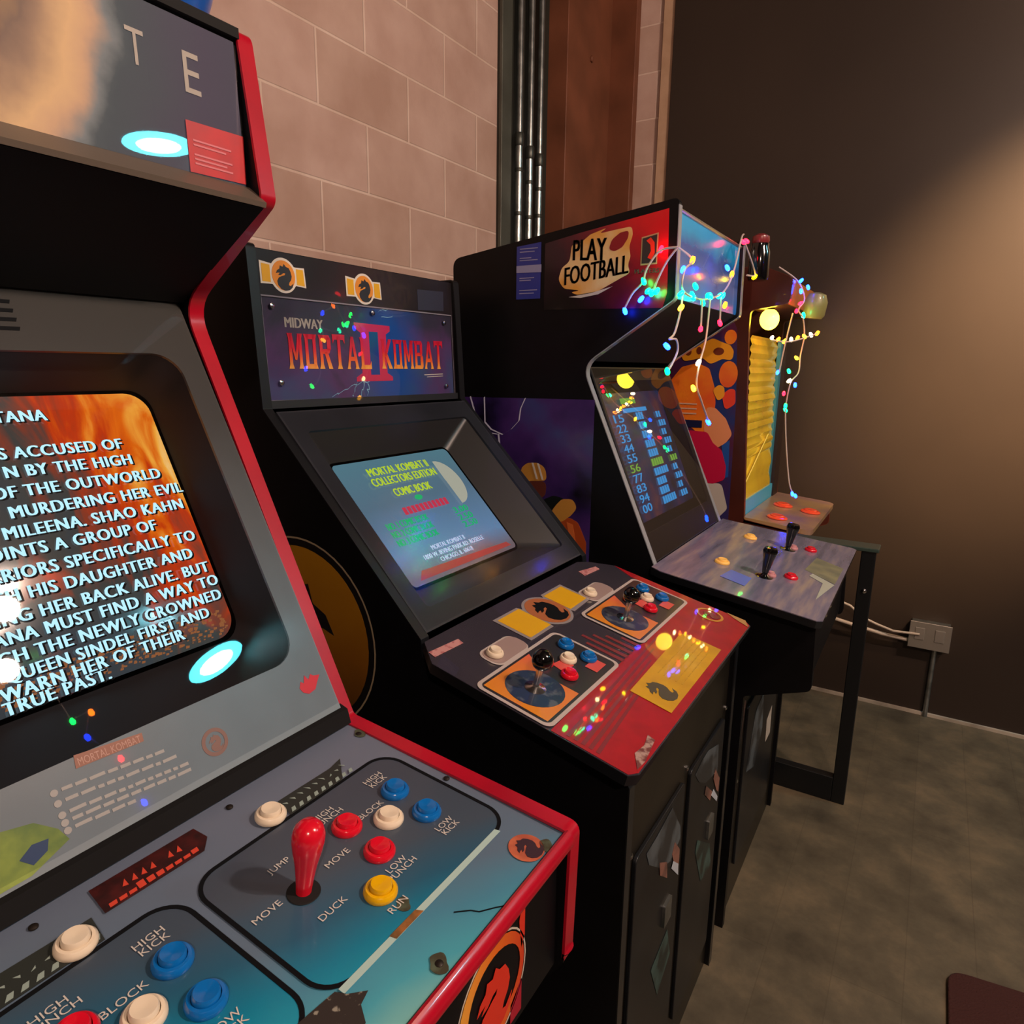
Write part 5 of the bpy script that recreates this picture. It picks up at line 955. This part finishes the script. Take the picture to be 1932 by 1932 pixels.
# ------------------------------------------------------------------ string lights
LEDC = {'r': ('#ff0a1c', 26), 'g': ('#00ff58', 24), 'c': ('#00f0a8', 24), 'b': ('#0a2cff', 45), 'o': ('#ff6a08', 26), 'a': ('#ffa812', 26), 'w': ('#ffdc98', 26), 'y': ('#ffc800', 22)}
LEDM = {}
def led_proto(parent, k, p):
    m = mat('led_' + k, '#202020', 0.3, emit=LEDC[k][0], es=LEDC[k][1])
    mb = MB().lathe([(0.0036, -0.008), (0.0056, -0.003), (0.0060, 0.004), (0.0042, 0.009), (0.0, 0.011)], (0,0,0), (0,0,-1), 10)
    return mb.build('bulb', m, parent, smooth=True, origin=parent.location)
def string(label, loc, items, wires, group=None, wirem=None):
    T = thing('string_lights', label, 'string lights', loc, group)
    mb = MB()
    for wv in wires:
        P = [Vector(p) for p in wv]; out = []
        for i in range(len(P) - 1):
            a, b_ = P[max(i-1, 0)], P[min(i+2, len(P)-1)]
            for k in range(6):
                t_ = k / 6; p0, p1 = P[i], P[i+1]; m0, m1 = (p1 - a) * 0.5, (b_ - p0) * 0.5
                out.append(p0*(2*t_**3-3*t_**2+1) + m0*(t_**3-2*t_**2+t_) + p1*(-2*t_**3+3*t_**2) + m1*(t_**3-t_**2))
        out.append(P[-1]); mb.tube(out, 0.0026, 6)
    mb.build('wire', wirem or mat('milky_wire', '#c8b8b4', 0.35, trans=0.0), T, smooth=True)
    NM = {'r': 'red', 'g': 'green', 'c': 'turquoise', 'b': 'blue', 'o': 'orange', 'a': 'amber', 'w': 'warm white', 'y': 'yellow'}
    protos = {}
    for k, x, y, z in items:
        if k not in protos: protos[k] = led_proto(T, k, None); o = protos[k]
        else: o = protos[k].copy(); COL.objects.link(o)
        o.location = Vector((x, y, z)) - T.location; o.rotation_euler = (random.uniform(-.9, .9), random.uniform(-.9, .9), 0); o['label'] = NM[k] + ' bulb'
    return T
A = [('r', 1.031, 1.668, 1.800), ('g', 0.992, 1.665, 1.728), ('g', 1.006, 1.662, 1.704), ('c', 1.016, 1.665, 1.700), ('g', 1.028, 1.664, 1.703), ('b', 0.987, 1.668, 1.686), ('b', 0.946, 1.666, 1.659),
     ('o', 1.10, 1.70, 1.775), ('b', 1.096, 1.645, 1.747), ('b', 1.10, 2.012, 1.795), ('o', 1.10, 2.067, 1.784), ('g', 1.10, 1.735, 1.718), ('c', 1.10, 1.63, 1.691), ('c', 1.10, 1.714, 1.695), ('c', 1.095, 1.74, 1.692), ('c', 1.10, 1.867, 1.707), ('g', 1.10, 1.845, 1.704), ('c', 1.10, 1.989, 1.719), ('c', 1.10, 1.96, 1.716),
     ('g', 1.10, 1.806, 1.685), ('o', 1.10, 2.019, 1.696), ('a', 1.10, 1.637, 1.660), ('r', 1.10, 1.803, 1.620), ('r', 1.10, 1.978, 1.645), ('b', 1.10, 1.550, 1.569), ('g', 1.10, 1.565, 1.513), ('w', 1.10, 1.805, 1.535), ('a', 1.10, 1.774, 1.470), ('b', 1.10, 1.934, 1.373), ('y', 1.10, 2.343, 1.807), ('r', 1.09, 2.24, 1.90), ('r', 1.085, 2.22, 1.895)]
string('tangle of multicoloured string lights hung over the football cabinet sign', (1.08, 1.95, 1.92), A,
       [[(1.066, 2.30, 1.93), (1.085, 2.20, 1.90), (1.10, 2.08, 1.79), (1.102, 1.99, 1.73), (1.10, 1.87, 1.70), (1.10, 1.75, 1.69), (1.10, 1.64, 1.70), (1.10, 1.645, 1.745), (1.10, 1.70, 1.775), (1.075, 1.66, 1.80)],
        [(1.075, 1.66, 1.80), (1.03, 1.664, 1.795), (1.0, 1.66, 1.755), (0.99, 1.664, 1.725), (0.965, 1.664, 1.70), (0.946, 1.664, 1.665)],
        [(1.075, 1.66, 1.80), (1.05, 1.662, 1.77), (1.03, 1.66, 1.73), (1.02, 1.662, 1.705)],
        [(1.10, 1.64, 1.695), (1.10, 1.635, 1.655), (1.10, 1.60, 1.60), (1.10, 1.565, 1.585), (1.105, 1.60, 1.585), (1.105, 1.615, 1.56), (1.10, 1.59, 1.525), (1.10, 1.57, 1.515)],
        [(1.10, 1.80, 1.69), (1.10, 1.803, 1.625)], [(1.10, 1.97, 1.72), (1.10, 1.978, 1.65)],
        [(1.10, 1.87, 1.705), (1.102, 1.85, 1.60), (1.10, 1.82, 1.54), (1.10, 1.80, 1.48), (1.10, 1.86, 1.43), (1.10, 1.93, 1.38)],
        [(1.09, 2.22, 1.895), (1.10, 2.30, 1.84), (1.10, 2.343, 1.812), (1.10, 2.24, 1.80)]], 'string lights on the cabinet signs')
B = [('b', 1.176, 2.72, 1.832), ('b', 1.196, 2.75, 1.812), ('b', 1.182, 2.70, 1.794), ('r', 1.185, 2.70, 1.752), ('r', 1.18, 2.66, 1.723), ('g', 1.195, 2.72, 1.714), ('c', 1.192, 2.73, 1.710)]
B += [(('w', 'o', 'a')[k % 3], 1.10 + 0.020 * k, 2.69 + 0.012 * k, 1.622 + 0.006 * abs(k - 2)) for k in range(8)]
B += [('a', 1.180, 2.75, 1.563), ('b', 1.125, 2.72, 1.51), ('g', 1.160, 2.74, 1.515), ('w', 1.165, 2.74, 1.480), ('b', 1.185, 2.75, 1.465), ('r', 1.150, 2.74, 1.433), ('g', 1.160, 2.74, 1.388), ('g', 1.16, 2.745, 1.372), ('b', 1.215, 2.74, 1.058), ('b', 1.225, 2.75, 1.05)]
string('string lights bunched on the farthest cabinet beside the bright yellow bulb', (1.17, 2.72, 1.84), B,
       [[(1.10, 2.70, 1.88), (1.165, 2.72, 1.83), (1.190, 2.74, 1.77), (1.18, 2.70, 1.73), (1.195, 2.72, 1.70), (1.20, 2.75, 1.64), (1.19, 2.77, 1.57), (1.19, 2.765, 1.51), (1.17, 2.74, 1.47), (1.16, 2.74, 1.38)],
        [(1.10, 2.69, 1.625), (1.16, 2.72, 1.62), (1.24, 2.77, 1.65)], [(1.16, 2.71, 1.72), (1.145, 2.71, 1.62), (1.13, 2.72, 1.51)],
        [(1.16, 2.74, 1.38), (1.175, 2.74, 1.25), (1.20, 2.74, 1.10), (1.22, 2.745, 1.055)]], 'string lights on the cabinet signs')
# olive plastic shade bunched among the lights of the farthest machine
tag(MB().lathe([(0.030, 0.0), (0.038, 0.012), (0.040, 0.06), (0.030, 0.085), (0.012, 0.092)], (1.215, 2.80, 1.705), (0.1, 0, 1), 20).build('lamp_shade', mat('olive_plastic', '#7d7a48', 0.4, coat=0.3, emit='#6a6430', es=0.08), smooth=True), 'small olive plastic shade among the lights on the farthest cabinet', 'shade')
# black capped adapter on the sign's end
t = thing('light_controller', 'black cylindrical plug box with red cap at end of the blue sign', 'plug box', (1.10, 2.385, 1.80))
MB().lathe([(0.030, 0), (0.033, 0.01), (0.033, 0.085), (0.028, 0.10), (0.028, 0.112)], (1.10, 2.385, 1.80), (0, 0, 1), 18).build('body', BLACKG, t, smooth=True)
MB().lathe([(0.024, 0), (0.028, 0.008), (0.026, 0.022), (0.012, 0.03)], (1.10, 2.385, 1.912), (0, 0, 1), 18).build('cap', mat('dark_red_plastic', '#7a2c30', 0.3, coat=0.3), t, smooth=True)

# ------------------------------------------------------------------ steel frame, wall outlet, cords, mat, tub
fm = mat('black_powder_coat', '#0e1114', 0.4, spec=0.4, coat=0.1)
t = thing('floor_stand', 'black rectangular steel stand between the football and farthest cabinets', 'stand', (1.38, 2.50, 0))
MB().box((1.488, 2.475, 0.0), (1.532, 2.51, 0.935)).build('upright', fm, t, bevel=0.003)
MB().box((1.115, 2.475, 0.0), (1.155, 2.51, 0.935)).build('upright', fm, t, bevel=0.003)
MB().box((1.155, 2.475, 0.0), (1.488, 2.51, 0.095)).build('bottom_rail', fm, t, bevel=0.003)
MB().box((1.115, 2.470, 0.935), (1.540, 2.555, 0.948)).build('top_plate', mat('dark_teal_top', '#33443f', 0.3, coat=0.4), t, bevel=0.003)
MB().lathe([(0.008, 0), (0.008, 0.003), (0.004, 0.006)], (1.51, 2.475, 0.80), (0, -1, 0), 10).build('bolt', CHROME, t, smooth=True)

t = thing('outlet_box', 'silver metal outlet box low on the dark brown wall', 'outlet box', (1.74, 3.40, 0.39))
MB().box((1.665, 3.345, 0.335), (1.812, 3.40, 0.445)).build('box_body', STEEL, t, bevel=0.004)
MB().box((1.660, 3.340, 0.330), (1.817, 3.346, 0.450)).build('cover_plate', mat('brushed_cover', '#b5b0aa', 0.35, metal=0.8), t, bevel=0.002)
for x in (1.70, 1.775):
    MB().box((x - 0.018, 3.3365, 0.37), (x + 0.018, 3.3405, 0.425)).build('socket', mat('grey_socket', '#77726c', 0.5), t, bevel=0.002)
tag(MB().tube([(1.765, 3.385, 0.0), (1.765, 3.385, 0.34)], 0.010, 12).build('conduit', STEEL, smooth=True), 'short steel conduit dropping from outlet box to floor', 'conduit')
cordm = mat('white_cord', '#b8aa9c', 0.5)
tag(MB().tube([(1.30, 3.30, 0.42), (1.38, 3.33, 0.395), (1.46, 3.35, 0.375), (1.56, 3.352, 0.36), (1.66, 3.36, 0.352)], 0.0085, 10).build('power_cord', cordm, smooth=True), 'thick pale cord running straight into the outlet box', 'cord', 'cords at the outlet box')
tag(MB().tube([(1.36, 3.30, 0.50), (1.42, 3.32, 0.475), (1.47, 3.33, 0.43), (1.53, 3.34, 0.405), (1.60, 3.33, 0.39), (1.70, 3.335, 0.395)], 0.0055, 10).build('power_cord', cordm, smooth=True), 'thinner pale cord looping above the thick one to the outlet box', 'cord', 'cords at the outlet box')
tag(MB().prism([(x, y, 0.0) for x, y in fillet([(1.842, 0.9), (2.7, 0.9), (2.7, 1.97), (1.842, 1.862)], [0.02, 0.02, 0.02, 0.05])], (0, 0, 0.012)).build('floor_mat', mat('maroon_mat', '#3a140e', 0.9, bump=(220, 0.5)), bevel=0.004), 'dark maroon floor mat at the lower right corner', 'floor mat')
tb = thing('plastic_tub', 'blue plastic tub on top of the red-edged cabinet', 'tub', (0.71, 0.59, 1.936))
bp = mat('cobalt_plastic', '#1a5fc0', 0.3, coat=0.4)
MB().lathe([(0.055, 0.0), (0.068, 0.006), (0.078, 0.022), (0.088, 0.05), (0.10, 0.14), (0.096, 0.14), (0.083, 0.05), (0.06, 0.012)], (0.71, 0.59, 1.9365), (0, 0, 1), 40).build('body', bp, tb, smooth=True)
MB().lathe([(0.10, 0.0), (0.106, 0.004), (0.106, 0.012), (0.097, 0.014)], (0.71, 0.59, 2.0755), (0, 0, 1), 40).build('rim', bp, tb, smooth=True)

# ------------------------------------------------------------------ lamps of the room (hung behind the camera), one pendant added
def pendant(label, x, y, z, r, col, es, group, flat=False):
    T = thing('pendant_lamp', label, 'pendant lamp', (x, y, z), group)
    MB().tube([(x, y, z + 0.10), (x, y, 3.9)], 0.006, 8).build('cord', BLACKM, T)
    if flat:
        MB().lathe([(r, 0.0), (r * 1.01, 0.01), (r * 0.98, 0.03), (0.06, 0.035), (0.03, 0.06)], (x, y, z + 0.01), (0,0,1), 32).build('shade', mat('dark_enamel', '#1c1c1c', 0.5), T, smooth=True)
        MB().lathe([(r * 0.97, 0.0), (r * 0.95, 0.012), (0.0, 0.02)], (x, y, z), (0,0,1), 32).build('diffuser', mat('lamp_face_' + col, '#ffffff', 0.5, emit=col, es=es), T, smooth=True)
        MB().lathe([(r * 0.60, -0.004), (r * 0.58, -0.008), (0.0, -0.010)], (x, y, z), (0,0,1), 28).build('lens', mat('lamp_lens', '#ffffff', 0.5, emit='#c8f8ff', es=es * 1.8), T, smooth=True)
    else:
        MB().lathe([(0.02, 0.04), (0.022, 0.10), (0.01, 0.13)], (x, y, z), (0,0,1), 16).build('socket', BLACKM, T)
        MB().lathe([(r * math.sin(math.pi * k / 12), -r * math.cos(math.pi * k / 12)) for k in range(13)], (x, y, z), (0,0,1), 18).build('lamp_bulb', mat('lamp_face_' + col, '#ffffff', 0.5, emit=col, es=es), T, smooth=True)
    return T
pendant('large flat pendant lamp with cool turquoise light', 4.78, 3.14, 3.35, 0.235, '#4fe2f6', 55, 'pendant lamps', flat=True)
pendant('bare warm bulb pendant nearer the cabinets', 3.01, 1.28, 3.0, 0.055, '#ffdcc4', 1450, 'pendant lamps')
pendant('bare warm bulb pendant farther from the cabinets', 3.47, 1.34, 3.0, 0.055, '#ffdcc5', 700, 'pendant lamps')
pendant('added unseen warm bulb pendant behind and left of the camera', 2.9, -1.3, 3.0, 0.055, '#ffdcc6', 1450, 'pendant lamps')  # unseen lamp added to light cabinet sides the other pendants miss
BIG = [('o', 3.003, 1.325, 2.340), ('b', 3.057, 1.284, 2.267), ('r', 3.099, 1.362, 2.133), ('b', 3.183, 1.379, 1.942), ('g', 3.12, 1.30, 2.40)]
t = thing('string_lights', 'single strand of coloured bulbs hanging behind the camera below the pendants', 'string lights', (3.01, 1.33, 2.9))
MB().tube([(3.02, 1.30, 3.9), (3.10, 1.31, 2.9), (3.125, 1.30, 2.41), (3.01, 1.325, 2.355), (3.06, 1.285, 2.28), (3.105, 1.36, 2.15), (3.185, 1.38, 1.955)], 0.003, 6).build('wire', mat('milky_wire'), t)
for k, x, y, z in BIG:
    MB().lathe([(0.005, -0.016), (0.010, -0.006), (0.011, 0.004), (0.007, 0.014), (0.0, 0.017)], (x, y, z), (0, 0, -1), 12).build('bulb', mat('globe_' + k, '#202020', 0.3, emit=LEDC[k][0], es=60), t, smooth=True)
# ceiling spot washing the dark wall
t = thing('spot_lamp', 'ceiling spot lamp aimed at the dark brown wall', 'spot lamp', (3.2, 1.8, 3.3))
d_ = (Vector((2.10, 3.4, 1.80)) - Vector((3.2, 1.8, 3.3))).normalized()
MB().tube([(3.2, 1.8, 3.42), (3.2, 1.8, 3.9)], 0.012, 10).build('stem', BLACKM, t)
MB().lathe([(0.05, -0.14), (0.065, -0.12), (0.07, 0.02), (0.065, 0.02), (0.06, -0.10), (0.0, -0.11)], (3.2, 1.8, 3.3), d_, 24).build('can', BLACKM, t, smooth=True)
ld = bpy.data.lights.new('spot_light', 'SPOT'); ld.energy = 2400; ld.color = lin('#ffcf98')[:3]; ld.spot_size = math.radians(37); ld.spot_blend = 1.0; ld.shadow_soft_size = 0.04
lo = bpy.data.objects.new('spot_light', ld); COL.objects.link(lo); lo.parent = t; lo.location = d_ * 0.03; lo.rotation_mode = 'QUATERNION'; lo.rotation_quaternion = d_.to_track_quat('-Z', 'Y')
